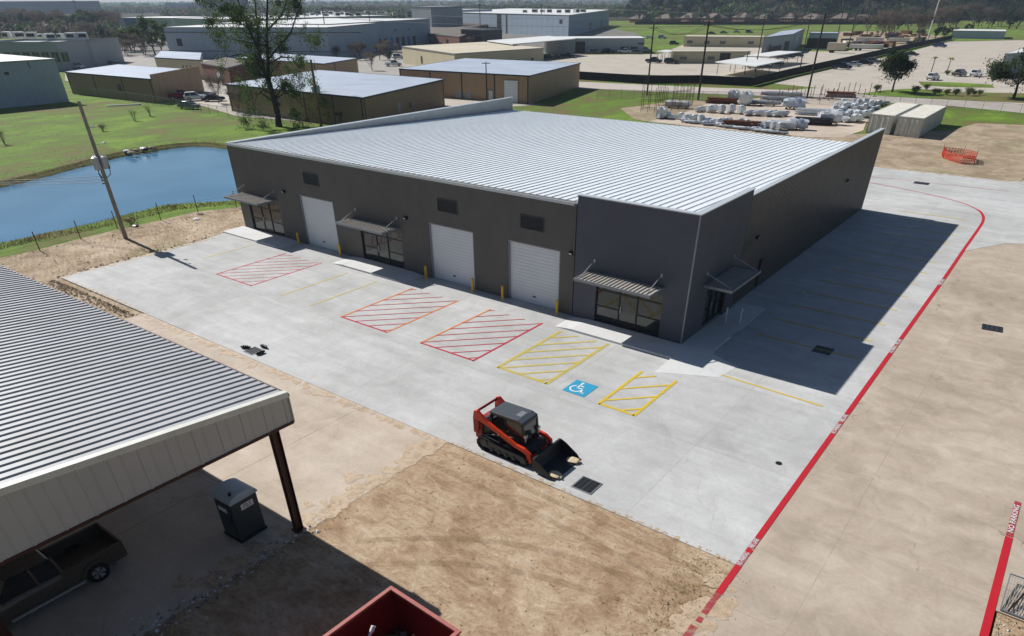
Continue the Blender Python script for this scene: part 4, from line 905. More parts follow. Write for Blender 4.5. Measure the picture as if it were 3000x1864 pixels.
for px,py,h,l in ((963,158,16,'dark pole in front of the grey warehouse corner'),(1092,142,14,'dark pole along the side of the grey warehouse'),(1228,100,13,'dark pole left of the brick shops'),(1408,116,16,'dark pole before the middle of the big grey block'),(1585,104,16,'dark pole right of the big grey block centre'),(2448,128,16,'dark pole right of the row by the timber yard')):
    q=A(px,py); util_pole((q.x,q.y,-.15),h,l,'poled',.24,0,((h-.8,2.4,1.2),))
def top(px,py,h): q=A(px,py); return Vector((q.x,q.y,h-.6))
sp=[(Vector((-36.5,138.9,14.6)),Vector((-54.7,121.5,13.5))),(Vector((-54.7,121.5,13.5)),Vector((-68.7,124.1,12.8))),(top(963,158,16),top(1408,116,16)),(top(1408,116,16),top(1585,104,16)),(top(1585,104,16),Vector((-79,325.5,12))),(top(1092,142,14),Vector((-64.7,219.8,13.4))),(Vector((-64.7,219.8,13.4)),Vector((-70.8,197,13.7))),(top(963,158,13),Vector((-70.8,197,11.5)))]
for a,b in sp: 
    for o in (-.8,.8): sag('power_line','thin power line strung between dark poles in the background',a+Vector((o*.5,o*.5,0)),b+Vector((o*.5,o*.5,0)),1.5,.035,'power lines between the background poles')
q=A(2717,116); t=thing('flagpole','tall pale pole rising past the top of the frame beyond the car park','pole',(q.x,q.y,-.1)); mb=MB(); mb.tube([(0,0,0),(0,0,12),(0,0,26)],[.35,.28,.18],12); mb.build('shaft','white',t,smooth=40); mb=MB(); mb.cyl((0,0,-.1),(0,0,.3),.6,.5,12); mb.build('base_collar','grey',t)
t=q=None

# ============================================================ BACKGROUND BUILDINGS
GZ=-.15
def bldg(label,quad,h,wall,roof,name='metal_building',over=.15,par=0,feats=(),slope=0,h2=None):
    'quad: L,N,R,(far) as world points; feats: (side,u,z0,w,h,kind)'
    q=[Vector((p[0],p[1],0)) for p in quad]
    if len(q)==3: q.append(q[0]+q[2]-q[1])
    c=sum(q,Vector())/4; t=thing(name,label,'building',(c.x,c.y,GZ)); q=[p-c for p in q]
    sgn=sum(q[i].x*q[(i+1)%4].y-q[(i+1)%4].x*q[i].y for i in range(4))
    mb=MB(); mb.prism([(p.x,p.y) for p in q],0,h,bot=False,top=False); wl=mb.build('wall',wall,t)
    mb=MB(); k=[p*(1+over/p.length) for p in q]
    if par: 
        mb.prism([(p.x,p.y) for p in q],h-.5,h-.45); 
    else:
        hz=lambda p:h+.0
        vs=[(p.x,p.y,h+.02+(slope if i in(2,3) else 0)) for i,p in enumerate(k)]+[(p.x,p.y,h-.18+(slope if i in(2,3) else 0)) for i,p in enumerate(k)]
        fs=[(0,1,2,3),(4,5,6,7)]+[(i,(i+1)%4,4+(i+1)%4,4+i) for i in range(4)]; mb.add(vs,fs)
    rf=mb.build('roof',roof,t)
    mb=MB()
    for i in range(4):
        a,b=k[i],k[(i+1)%4]; mb.bar((a.x,a.y,h-.08 if not par else h+.03),(b.x,b.y,h-.08 if not par else h+.03),.07,h=.13)
    mb.build('roof_trim','navy' if roof in('broof',) else 'trim',rf)
    for (side,u,z0,w,hh,kind) in feats:
        a,b=q[side],q[(side+1)%4]; d=(b-a); L=d.length; d/=L; nn=Vector((d.y,-d.x,0)); 
        if nn.dot((a+b)/2)<0: nn=-nn
        p=a+d*u*L; s=.06 if kind!='canopy' else 1.2
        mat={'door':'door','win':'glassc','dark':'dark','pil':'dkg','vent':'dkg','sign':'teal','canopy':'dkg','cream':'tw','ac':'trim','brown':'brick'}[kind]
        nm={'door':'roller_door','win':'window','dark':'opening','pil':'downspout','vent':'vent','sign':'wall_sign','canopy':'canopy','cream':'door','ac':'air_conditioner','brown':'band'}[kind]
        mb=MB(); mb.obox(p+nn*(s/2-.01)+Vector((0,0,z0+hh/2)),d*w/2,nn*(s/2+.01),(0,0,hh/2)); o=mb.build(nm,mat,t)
        if kind in('door','win','cream'):
            mb=MB(); z1=z0+hh
            for aa,bb in (((-w/2,z0),(-w/2,z1)),((w/2,z0),(w/2,z1)),((-w/2,z1),(w/2,z1))): mb.bar(p+d*aa[0]+nn*.06+Vector((0,0,aa[1])),p+d*bb[0]+nn*.06+Vector((0,0,bb[1])),.07)
            mb.build('frame','trim',o)
    return t
def gdeep(l,n_,dep):
    a,b=A(*l),A(*n_); d=(b-a); nn=Vector((-d.y,d.x,0)).normalized()
    if nn.dot(Vector((CP.x,CP.y,0))-a)>0: nn=-nn
    return [a,b,b+nn*dep,a+nn*dep]
def Q(h,*px): return [A(x,y,h+GZ) for x,y in px]
def deep(h,l,n_,dep):
    'front edge l-n_ given in pixels at roof height, body runs dep metres away from the camera'
    a,b=A(*l,h+GZ),A(*n_,h+GZ); d=(b-a); nn=Vector((-d.y,d.x,0)).normalized()
    if nn.dot(Vector((CP.x,CP.y,0))-a)>0: nn=-nn
    return [a,b,b+nn*dep,a+nn*dep]
pil=lambda side,n_,h:[(side,(i)/n_ if i else .012,0,.22,h-.2,'pil') for i in range(n_+0)]+[(side,.988,0,.22,h-.2,'pil')]
bldg('pale blue ribbed metal building at the left edge beyond the pond',[(-215,2,0),(-169.4,2,0),(-169.4,39.4,0),(-215,39.4,0)],8.1,'bluew','whiter',feats=[(1,.72,5.8,.9,.5,'vent'),(1,.85,6.6,.15,1.2,'pil')])
t2=bldg('tan building with a notched blue-grey roof behind the parked red and white cars',Q(4.5,(191,211),(441,232),(582,205.5)),4.5,'tanw','broof',feats=pil(0,3,4.5)+[(0,.62,1.6,1.4,1.3,'vent'),(1,.25,.0,2.2,2.4,'cream'),(1,.62,.2,2.0,2.2,'cream'),(1,.92,.2,1.6,2.2,'cream')])
q=Q(4.5,(441,232),(582,205.5)); a,b=q; d=(b-a).normalized(); nn=Vector((d.y,-d.x,0)); 
mb=MB(); mb.obox((a+b)/2+nn*.12+Vector((0,0,-4.5-GZ+2.6)),d*(b-a).length/2,nn*.1,(0,0,2.6)); mb.build('false_front','tanw2',t2,M=Matrix.Translation(-t2.location-Vector((0,0,0))))
t4=bldg('tan building with a big blue-grey roof behind the tall bare-limbed tree',Q(4.75,(661.6,246.5),(1062,286.5),(1299,232.6)),4.75,'tanw','broof',feats=pil(0,5,4.7)+pil(1,1,4.7)+[(1,.38,1.2,1.3,1.5,'ac'),(1,.52,1.4,.8,.8,'vent')])
bldg('tan building with a tall pale roller door and blue-grey roof',Q(5.2,(1171,202),(1551,222),(1699,185)),5.2,'tanw2','broof',feats=[(0,.0+i/4,0,.3,5.0,'pil') for i in range(4)]+[(0,.99,0,.3,5.0,'pil'),(0,.87,0,3.6,4.2,'door'),(0,.72,0,1.2,2.1,'cream'),(0,.55,.1,1.6,1.5,'ac'),(0,.47,.1,1.6,1.5,'ac')])
bldg('tan building with three roof vents just behind the notched-roof one',Q(4.7,(452,168.5),(586,176),(590,155)),4.7,'beigew','broof',feats=[(0,.6,2,.4,1.2,'dark'),(0,.68,2,.4,1.2,'dark'),(0,.76,2,.4,1.2,'dark')])
bldg('tan building whose blue-grey roof shows right of the tall tree trunk',Q(4.7,(690,170),(948,187),(1046,171)),4.7,'tanw2','broof',feats=[(1,.3,0,.3,4.4,'pil'),(0,.9,0,.3,4.4,'pil')])
bldg('brown building with a dull roof left of the tall tree',Q(4.4,(588,184),(668,198),(740,180)),4.4,'brick','roofd',feats=[(0,.6,0,3,3,'door')])
bldg('low building with a wide cream roof beyond the tan one with the white door',Q(5.0,(1177,136),(1331,157.5),(1593,140.5)),5.0,'beigew','beiger',feats=[(1,.3,0,1.0,2.2,'win'),(1,.5,0,1.0,2.2,'win'),(1,.7,0,1.2,2.2,'win'),(1,.86,0,1.0,2.4,'dark'),(0,.4,1,1.5,2,'vent'),(0,.8,0,1.2,2.4,'dark')])
bldg('long grey-green wall building behind the white flat canopy',deep(5.1,(1600,113),(1889,112),18),5.1,'greyw2','whiter',name='long_building',feats=[(0,.35,0,4,4.0,'dark'),(0,.62,0,3,1.2,'canopy'),(0,.8,0,3,2.2,'dark'),(0,.9,0,2.6,2.2,'dark'),(0,.97,3,2.5,.6,'win')])
bldg('large grey warehouse with a bright white roof edge behind the tall tree',deep(10,(478,80),(955,80.5),55),10,'greyw','whiter',name='warehouse',feats=[(0,.08,4.0,2.2,2.4,'dark'),(0,.93,4.6,3.0,2.6,'dark'),(0,.3,8.3,60,.25,'vent'),(0,.75,8.3,60,.25,'vent'),(0,.5,2.4,150,.2,'vent')])
bldg('grey warehouse with dock doors running back to the right of the white-edged one',deep(10.3,(962,71),(1258,55),60),10.3,'greyw','whiter',name='warehouse',feats=[(0,.18+.062*i,.3,3,3.6,'dark' if i%3 else 'sign') for i in range(11)]+[(0,.2,6.2,1.6,1.0,'win'),(0,.4,6.2,1.6,1.0,'win'),(0,.6,6.2,1.6,1.0,'win'),(0,.75,6.2,1.6,1.0,'win')])
bldg('long white-roofed warehouse on the skyline crowded with roof units',deep(9,(700,57),(1150,45),70),9,'greyw2','whiter',name='warehouse')
bldg('huge pale grey block warehouse with a dark vertical strip near the centre',Q(10.6,(1303,35.5),(1667,44.5),(1786,29)),10.6,'greyw','whiter',name='warehouse',feats=[(0,.50,0,6,10.2,'navy' if 0 else 'dark'),(0,.56,0,2,10.2,'vent'),(0,.16,0,.7,10.3,'vent'),(0,.08,0,16,5,'dark'),(0,.32,0,14,3.2,'dark'),(0,.45,0,9,3.2,'dark'),(1,.45,1,12,4,'vent'),(1,.75,1,8,4,'dark'),(0,.95,6.5,3,2,'vent')])
bldg('pale office block with a columned top floor on the skyline',deep(12,(1185,28),(1330,29),40),12,'bluew','whiter',name='office_building',feats=[(0,.1+.085*i,7.5,5,3.0,'win') for i in range(10)])
bldg('small pale penthouse-like block standing above the columned office',deep(14,(1205,22),(1262,22.5),24),14.5,'greyw2','whiter',name='office_building')
bldg('low brown brick shops between the grey warehouses',Q(4.2,(1190,92),(1345,108),(1420,84)),4.2,'brick','roofd',name='brick_building',feats=[(0,.2,1,3,1.8,'win'),(0,.5,1,3,1.8,'win'),(0,.8,0,3,2.6,'dark')])
bldg('brick house with a red-brown roof behind the brown shops',Q(4.6,(1285,72),(1385,80),(1440,68)),4.6,'brick','roofb',name='brick_building',feats=[(0,.3,1,2,1.6,'win'),(0,.7,1,2,1.6,'win')])
bldg('dark glass-fronted annex under the grey block warehouse',deep(6.2,(1350,86),(1410,88),14),6.2,'dkg','dkg',name='office_building',feats=[(0,.3,.4,10,3.4,'win'),(0,.75,.4,10,3.4,'win')])
bldg('grey-beige office with small dark windows above the pale blue metal building',deep(7.6,(-60,125),(165,124.5),22),7.6,'greyw2','greyw2',name='office_building',par=1,feats=[(0,.28+.045*k+.035*(k//2),2.4,1.3,2.6,'win') for k in range(14)])
bldg('grey flat-roofed depot with two dark downpipes at upper left',Q(7.2,(100,126),(262,121),(345,112)),7.2,'greyw2','asph',name='depot_building',par=1,feats=[(0,.05,0,.8,6.5,'dark'),(0,.62,0,.6,6.8,'vent'),(0,.68,0,.5,6.8,'vent')])
bldg('white building with a blue square emblem on its wall at upper left',deep(8.9,(346,52),(500,53),40),8.9,'greyw2','whiter',name='depot_building',feats=[(0,.22,4.2,11,4.2,'sign'),(0,.5,3.8,26,3.0,'canopy' if 0 else 'ac')])
bldg('long blue-grey office block on the skyline at the upper left corner',gdeep((-120,42),(238,41),60),18.3,'blueg','navy',name='office_building',feats=[(0,.97,0,6,19,'vent')])
bldg('distant low blue block on the skyline left of the tall tree',gdeep((490,36),(572,36),30),14,'bluew','whiter',name='office_building')
bldg('stepped blue-white tower half hidden behind the tall tree',gdeep((600,46),(690,46),40),21,'blueg','whiter',name='office_building',feats=[(0,.3,14,30,3,'win'),(0,.3,8,30,3,'win')])
bldg('cream single-storey building right of the centre with small paired windows',deep(3.9,(2005,107),(2238,109),14),3.9,'beigew','beiger',name='cream_building',feats=[(0,u,1.2,2.4,1.1,'win') for u in (.08,.3,.5,.85)]+[(0,.5,2.3,1.2,.8,'cream')])
bldg('grey-roofed steel workshop joined behind the cream building',Q(6.2,(2238,110),(2323,100),(2358,84)),6.2,'greyw2','broof',name='workshop_building',feats=[(0,.25,1.5,1.8,2.2,'dark'),(0,.45,0,14,3,'dark'),(0,.85,0,6,4.0,'dark'),(0,.1,2,3,1.5,'win')])
bldg('low cream building in front with a wide open dark bay',deep(3.45,(1974,151),(2199,151),9),3.45,'beigew','beiger',name='cream_building',feats=[(0,.14,1.0,2.2,1.0,'win'),(0,.5,1.0,2.2,1.0,'win'),(0,.68,0,3.6,3.0,'dark'),(0,.92,1.0,2.2,1.0,'win')])
bldg('blue-grey row of tall storage bays right of the steel workshop',deep(5.8,(2372,97),(2453,98),12),5.8,'bluew','broof',name='storage_building',feats=[(0,.1+.2*i,.4,3,3.6,'dark') for i in range(5)])
bldg('long low steel-clad storage row at the far edge of the car park',deep(3.4,(2792,90),(2948,92),26),3.4,'bluew','whiter',name='storage_building')
bldg('pale grey box-like block at the right edge of the car park',Q(5.6,(2945,158),(3060,150),(3120,128)),5.6,'greyw2','whiter',name='storage_building',feats=[(0,.3,2.5,3,2,'win')])
# rooftop plant on the grey warehouses and depot
random.seed(5); rt=None
for i in range(46):
    if i<30: q=A(720+i*15+random.uniform(-4,4),52-i*.3+random.uniform(-5,2),9.2)
    elif i<38: q=A(30+(i-30)*30+random.uniform(-6,6),112+random.uniform(-3,3),7.4)
    else: q=A(1540+(i-38)*24+random.uniform(-6,6),37+random.uniform(-3,2),10.8)
    lab='small pale air handling unit on a distant flat roof'
    if rt is None:
        rt=thing('rooftop_unit',lab,'rooftop unit',(q.x,q.y,q.z),.3,'air handling units on the distant roofs'); mb=MB(); mb.box(-1.6,1.6,-1,1,0,1.7); mb.build('casing','whiter',rt); mb=MB(); mb.box(-1.3,1.3,-1.04,-1.0,.4,1.3); mb.build('grille','dark',rt)
    else: dup(rt,(q.x,q.y,q.z),random.uniform(0,1.5),None,random.uniform(.6,1.2))
# white canopies on posts
def canopy(label,quad,h,th=.25,roof='whiter'):
    q=[Vector((p.x,p.y,0)) for p in quad]; 
    if len(q)==3: q.append(q[0]+q[2]-q[1])
    c=sum(q,Vector())/4; t=thing('carport',label,'carport',(c.x,c.y,GZ)); q=[p-c for p in q]
    mb=MB(); mb.prism([(p.x,p.y) for p in q],h-th,h); mb.build('roof',roof,t)
    for i in range(4):
        for u in (.05,.5):
            p=q[i].lerp(q[(i+1)%4],u)*.96; mb=MB(); mb.cyl((p.x,p.y,0),(p.x,p.y,h-th),.1,n=8); mb.build('post','trim',t)
    return t
canopy('nearer white flat carport right of the low cream building',Q(3.2,(2096,181),(2216,193.5),(2300,177)),3.2)
canopy('farther white flat carport behind the nearer one',Q(3.2,(2180,163),(2252,166),(2348,151.5)),3.2)
canopy('bright white flat canopy roof in front of the long grey-green wall',Q(5.6,(1427,119),(1502,129),(1686,113)),5.6)
canopy('narrow white awning roof between two cream buildings',Q(3.4,(1925,150),(1960,152.5),(1985,148)),3.4)
# houses along the far field
hs=None; random.seed(21)
for i in range(13):
    px=1885+i*72+random.uniform(-14,14); q=A(px,66-(i>9)*3+random.uniform(-2,2)); rz_=random.uniform(-.2,.2)-.5
    lab='brick bungalow with a grey hipped roof beyond the far green field'
    if hs is None:
        hs=thing('house',lab,'house',(q.x,q.y,GZ),rz_,'bungalows beyond the far field')
        mb=MB(); mb.box(-9,9,-6,6,0,2.9); mb.build('wall','brick',hs)
        mb=MB(); mb.add([(-9.8,-6.8,2.85),(9.8,-6.8,2.85),(9.8,6.8,2.85),(-9.8,6.8,2.85),(-4.5,0,6.2),(4.5,0,6.2)],[(0,1,5,4),(1,2,5),(2,3,4,5),(3,0,4),(3,2,1,0)]); rf=mb.build('roof','roofd',hs)
        mb=MB(); mb.box(3,4,-1,0,5.0,6.9); mb.build('chimney','brick',rf)
        for x in (-6,-2,3,6.5): mb=MB(); mb.box(x-.8,x+.8,-6.06,-5.98,1,2.2); mb.build('window','glassc',hs)
    else: dup(hs,(q.x,q.y,GZ),rz_,None,(random.uniform(.8,1.25),random.uniform(.9,1.3),random.uniform(.85,1.15)))

# ============================================================ CARS
CARS=[]
def kc(kind,colr,label,px,py,rz):
    q=A(px,py); key=(kind,); m='car_'+colr
    if m not in MAT: MAT[m]=carpaint(m,{'red':'8c1224','white':'e4e6e8','black':'14161a','navy':'17243f','grey':'5c6167','silver':'aeb3b8','maroon':'4d1218','dkgreen':'1c2b26','blue':'24406e','tan':'b7a98b','orange':'c96a3a'}[colr])
    loc=(q.x,q.y,-.10)
    if key not in CAR: CAR[key]=make_car(kind,m,label,loc,rz); return CAR[key]
    r,parts=dup(CAR[key],loc,rz,label)
    for nm in('body','cab_top'):
        for o in parts.get(nm,[]): o.material_slots[0].link='OBJECT'; o.material_slots[0].material=MAT[m]
    return r
kc('pickup','red','red pickup parked in front of the tan building at left',531,289,1.05)
kc('suv','white','white estate car beside the red pickup at left',574,293,1.05)
kc('sedan','black','black saloon right of the white estate car at left',628,295,.95)
kc('sedan','grey','dark grey car nearest the grass beside the tan buildings at left',556,317,.3)
kc('sedan','maroon','maroon car just right of the pale blue metal building',202,200,.2)
kc('suv','white','white car right of the maroon one near the depot',232,201,.2)
kc('sedan','navy','dark car parked along the depot wall',312,187,.5)
kc('sedan','white','white car beside the dark one along the depot wall',330,184,.5)
kc('pickup','white','white pickup parked between the tan building and the cream roof',1152,193,.9)
kc('suv','silver','silver car behind the white pickup by the cream-roofed building',1168,172,.9)
kc('sedan','silver','silver saloon leftmost of the cars beside the cream-roofed building',1556,173,.7)
kc('sedan','black','black saloon second in the row beside the cream-roofed building',1582,174,.7)
kc('suv','dkgreen','dark green car third in the row beside the cream-roofed building',1608,173,.7)
kc('sedan','maroon','dark red saloon at the right end of the row beside the cream-roofed building',1632,172,.7)
kc('pickup','dkgreen','dark pickup near the white canopy, facing the pavement',1664,169,.4)
kc('suv','grey','grey car against the long grey-green wall, left of three',1745,157,.2)
kc('suv','black','black car against the long grey-green wall, middle of three',1782,156,.2)
kc('pickup','white','white pickup against the long grey-green wall',1830,156,.2)
kc('suv','grey','grey off-roader at the end of the long grey-green wall',1865,158,.6)
kc('suv','silver','silver car behind the end of the long grey-green wall',1892,151,.6)
kc('pickup','navy','navy pickup parked left of the low cream building',1915,184,.1)
kc('suv','black','black car beside the low cream building wall',1965,186,.1)
kc('sedan','white','white car parked up by the field left of the cream building',1903,114,.2)
kc('suv','silver','silver car parked up by the field, second from the left',1940,113,.2)
kc('suv','navy','dark blue covered truck left of the cream building',1975,131,.3)
kc('sedan','grey','grey car behind the cream building roof, left one',2120,98,.2)
kc('sedan','silver','silver car behind the cream building roof, right one',2158,96,.2)
kc('sedan','white','white car under the dark trees by the storage bays',2402,139,.3)
kc('pickup','navy','navy pickup parked along the black fence',2466,202,.12)
kc('sedan','silver','silver car just behind the navy pickup by the black fence',2502,194,.12)
kc('suv','black','black van farther along the black fence',2535,190,.1)
kc('suv','grey','dark grey car behind the black van by the fence',2558,185,.1)
kc('pickup','white','white pickup parked alone in the middle of the car park',2643,170,.05)
kc('sedan','black','black car on the far side of the white pickup in the car park',2672,163,.05)
kc('pickup','blue','blue pickup with a raised blue load near the top of the car park',2752,138,-.25)
for i,(x,y,k,c) in enumerate(((2085,100,'sedan','navy'),(2195,97,'suv','grey'),(2020,118,'suv','silver'),(2035,116,'sedan','black'))):
    kc(k,c,['navy car behind the cream building roof, between the grey one and a silver one','grey car rightmost behind the cream building roof','silver car at the back left corner of the cream building','black car at the back left corner of the cream building'][i],x,y,.3)
kc('suv','white','white off-roader standing beside the bare hedge in the car park',2858,223,1.35)
kc('suv','white','small white car in front of the young palms',2732,233,1.35)
kc('suv','grey','dark grey car left of the white off-roader',2812,222,1.3)
for i,(x,y,k) in enumerate(((2210,200,'black'),(2240,198,'grey'),(2275,190,'navy'),(2310,170,'black'),(2335,166,'dkgreen'),(2290,172,'grey'))):
    kc('sedan',k,['black car under the nearer white carport','grey car under the nearer white carport','navy car at the right end of the nearer white carport','black car under the farther white carport','dark green car at the right end of the farther white carport','grey car deep under the farther white carport'][i],x,y,.3)
# trailers
def trailer(label,px,py,L,w,h,rz,mat='tw'):
    q=A(px,py); t=thing('box_trailer',label,'trailer',(q.x,q.y,-.1),rz)
    mb=MB(); mb.box(-L/2,L/2,-w/2,w/2,.9,h); mb.build('box',mat,t,bev=.03)
    mb=MB(); mb.box(-L/2+.3,L/2+.9,-.4,.4,.65,.89); mb.build('chassis','dkg',t)
    for x in (-L*.28,-L*.16):
        for s in(-1,1): mb=MB(); mb.cyl((x,s*(w/2-.02),.45),(x,s*(w/2-.28),.45),.45,n=16); mb.build('wheel','rubber',t)
trailer('cream box truck body beside the black fence',2448,154,7,2.5,3.4,.1,'beiger'); trailer('long white flatbed trailer load beside the cream box truck',2535,148,13,2.5,2.2,.15); trailer('pale trailer behind the long white one',2545,128,12,2.5,2.6,.1); trailer('white trailer at the right of the timber yard',2630,127,9,2.5,2.2,.1)

# timber yard clutter beyond the black fence
random.seed(91)
lp=None
for i in range(46):
    q=A(random.uniform(2462,2740),random.uniform(98,140)); lab='small stack of building material in the yard beyond the black fence'
    if (q.x>-62): continue
    if lp is None:
        lp=thing('timber_stack',lab,'timber stack',(q.x,q.y,-.1),.2,'timber stacks beyond the black fence'); mb=MB()
        for k in range(12): mb.box(-3+random.uniform(-.3,.3),3+random.uniform(-.3,.3),-1.2+k%4*.62,-.7+k%4*.62,.15+k//4*.5,.55+k//4*.5)
        mb.build('boards','wood',lp); mb=MB(); mb.box(-2,-1.8,-1.2,1.2,0,.14); mb.build('bearer','dkg',lp)
    else:
        r,pp_=dup(lp,(q.x,q.y,-.1),random.uniform(0,3),None,random.uniform(.5,1.3)); m_=random.choice(('wood','rustb','trim','whiter','dkg','brick','beigew'))
        for o in pp_.get('boards',[]): o.material_slots[0].link='OBJECT'; o.material_slots[0].material=MAT[m_]
# shipping containers
def container(label,quad,h,first=[None]):
    q=[Vector((p[0],p[1],0)) for p in quad]; c=sum(q,Vector())/4; t=thing('shipping_container',label,'container',(c.x,c.y,-.1)); q=[p-c for p in q]
    mb=MB()
    for i in range(4):
        a,b=q[i],q[(i+1)%4]; d=b-a; L=d.length; d/=L; nn=Vector((d.y,-d.x,0)); m=int(L/.28)
        for k in range(m):
            u0,u1=k/m*L,(k+.5)/m*L; u2=(k+1)/m*L; o=-.045
            A0,A1,A2=a+d*u0,a+d*u1,a+d*u2
            mb.quad((*A0.xy,.15),(*A1.xy,.15),(*A1.xy,h-.1),(*A0.xy,h-.1)); mb.quad((*A1.xy,.15),(*(A1+nn*o).xy,.15),(*(A1+nn*o).xy,h-.1),(*A1.xy,h-.1)); mb.quad((*(A1+nn*o).xy,.15),(*(A2+nn*o).xy,.15),(*(A2+nn*o).xy,h-.1),(*(A1+nn*o).xy,h-.1)); mb.quad((*(A2+nn*o).xy,.15),(*A2.xy,.15),(*A2.xy,h-.1),(*(A2+nn*o).xy,h-.1))
    mb.build('corrugated_wall','contw',t)
    mb=MB(); mb.prism([(p.x*.985,p.y*.995) for p in q],h-.06,h-.01); mb.build('roof','contt',t)
    mb=MB()
    for i in range(4):
        a,b=q[i],q[(i+1)%4]; mb.bar((a.x,a.y,h-.06),(b.x,b.y,h-.06),.06,h=.07); mb.bar((a.x,a.y,.1),(b.x,b.y,.1),.06,h=.07); mb.bar((a.x,a.y,0),(a.x,a.y,h+.01),.07)
    mb.build('frame','contw',t)
    a,b=q[0],q[1]; d=(b-a).normalized(); nn=Vector((d.y,-d.x,0)); L=(b-a).length
    if nn.y>0: nn=-nn
    for u in (.03,.515):
        mb=MB(); mb.obox(a+d*L*(u+.228)+nn*.03+Vector((0,0,h/2)),d*L*.218,nn*.02,(0,0,h/2-.25)); dd=mb.build('door','contw',t)
        mb=MB(); 
        for v in (.12,.34): mb.cyl(a+d*L*(u+v)+nn*.08+Vector((0,0,.2)),a+d*L*(u+v)+nn*.08+Vector((0,0,h-.2)),.03,n=6)
        mb.build('lock_rod','trim',dd)
container('left of two beige shipping containers parked side by side',[(-13.2,97.0),(-9.5,96.3),(-9.5,114.5),(-13.2,115.2)],2.75)
container('right of two beige shipping containers, beside its shadow on the grass',[(-8.7,96.4),(-5.0,95.8),(-5.0,114.2),(-8.7,114.8)],2.75)

# orange net fence
t=thing('safety_net','sagging orange plastic safety net round a hole in the bare soil','safety net',(3,79,-.1))
pts=[(-2.2,3.5),(-1.5,.8),(-.2,-.8),(1.2,-2.3),(2.6,-1.5),(2.3,1.6),(.4,3.4),(-2.2,3.5)]
mb=MB(); random.seed(2)
for a,b in zip(pts,pts[1:]):
    for z in [i*.14 for i in range(7)]: mb.bar((a[0],a[1],z+.05+random.uniform(-.03,.03)),(b[0],b[1],z+.05+random.uniform(-.15,.05)),.02,h=.028)
    for k in range(7): 
        p=Vector(a).lerp(Vector(b),k/7); mb.bar((p.x,p.y,.0),(p.x,p.y,1.05),.03)
mb.build('netting','net',t)
for a in pts[:-1]: mb=MB(); mb.cyl((a[0],a[1],0),(a[0],a[1],1.35),.03,n=6); mb.build('stake','rustb',t)

# ============================================================ FENCES
def fence(label,pts,h,step,post='trim',name='chain_link_fence',rails=True,r=.04,wires=0,panel=None,post_h=None,zb=-.12):
    pts=[Vector((p[0],p[1],0)) for p in pts]; o=pts[0]; t=thing(name,label,'fence',(o.x,o.y,zb)); k=0; P0=[]
    for a,b in zip(pts,pts[1:]):
        L=(b-a).length; m=max(1,round(L/step))
        for i in range(m+(b is pts[-1])): P0.append(a.lerp(b,i/m)-o)
    for p in P0[:100]:
        mb=MB(); mb.cyl((p.x,p.y,0),(p.x,p.y,post_h or h+.08),r,n=6); mb.build('post',post,t)
    if panel:
        mb=MB()
        for a,b in zip(P0,P0[1:]): mb.quad((a.x,a.y,.05),(b.x,b.y,.05),(b.x,b.y,h),(a.x,a.y,h))
        mb.build('screen' if panel=='screen' else 'mesh',panel,t)
    mb=MB()
    for a,b in zip(P0,P0[1:]):
        if rails: mb.bar((a.x,a.y,h),(b.x,b.y,h),.022)
        for j in range(wires): z=(j+.5)*h/wires; mb.bar((a.x,a.y,z),(b.x,b.y,z),.008)
    if rails or wires: mb.build('rail',post,t)
def chain():
    s=NT('chain_link'); p=s.pos(); x,y,z=s.sep(p); a=s.math('ADD',s.math('MULTIPLY',s.math('ADD',x,y),.75),z); b=s.math('SUBTRACT',s.math('MULTIPLY',s.math('ADD',x,y),.75),z)
    f=lambda v:s.math('LESS_THAN',s.math('PINGPONG',v,.035),.004)
    s.l(s.math('MAXIMUM',f(a),f(b)),s.b.inputs['Alpha']); s.b.inputs['Base Color'].default_value=(.30,.31,.32,1); s.b.inputs['Metallic'].default_value=.5; s.b.inputs['Roughness'].default_value=.5; return s.m
MAT['chain']=chain()
fence('thin wire fence of dark leaning posts along the near bank of the pond',[(-55.0,-19.5),(-56.5,-11.5),(-57.2,-7.6),(-56.7,-3.3),(-56.7,.9),(-55,4.5),(-54,9)],1.35,4.1,'rustb',name='wire_fence',r=.045,wires=3,rails=False,post_h=1.7)
fence('chain link fence along the foot of the tan buildings at left',[A(215,274),A(330,288),A(450,306),A(545,322),A(640,338),A(762,356),A(830,362),A(890,372)],1.7,3.2,'trim',panel='chain')
fence('black screened fence round the yard beyond the access road',[A(1690,232),(-80.9,145.8),(-69.4,154.6),(-55.9,155.6),(-57.0,186),(-57.2,235),(-58,308),(-57.8,440)],1.95,4.5,'dark',name='screened_fence',panel='screen')
fence('chain link fence behind the storage yard beside the road',[(-75,112),(-62,117),(-48,124),(-34,129),(-22,133),(-8,136),(8,134),(22,131)],1.8,3.0,'trim',panel='chain')
fence('dark field fence in front of the bungalows',[A(1860,72),A(2100,73),A(2400,72),A(2620,72),A(2800,66)],2.2,9,'dark',name='screened_fence',panel='screen')
# parking lot median hedge and bushes later

# bottom right: gravel bed, mesh gate panel
sheet('gravel_bed',[(19.85,-60),(40,-60),(40,-14.3),(19.85,-14.55)],-.06,'dirt')
t=thing('mesh_gate','low metal mesh gate panel lying by the gravel at the lower right corner','gate',(19.9,-14.4,0))
mb=MB(); mb.bar((0,-.12,.04),(2.4,-.12,.04),.03); mb.bar((0,1.9,.3),(2.4,1.9,.3),.02); mb.bar((0,-.12,.04),(0,1.9,.3),.02); mb.build('frame','trim',t)
mb=MB()
for k in range(26): mb.bar((.0+k*.09,-.12,.04),(.0+k*.09,1.9,.3),.009)
for k in range(5): mb.bar((0,.2+k*.4,.08+k*.05),(2.4,.2+k*.4,.08+k*.05),.005)
mb.build('mesh','steel',t); mb=MB(); mb.bar((.22,-.1,.06),(.72,1.6,.34),.028); mb.build('brace','dark',t)

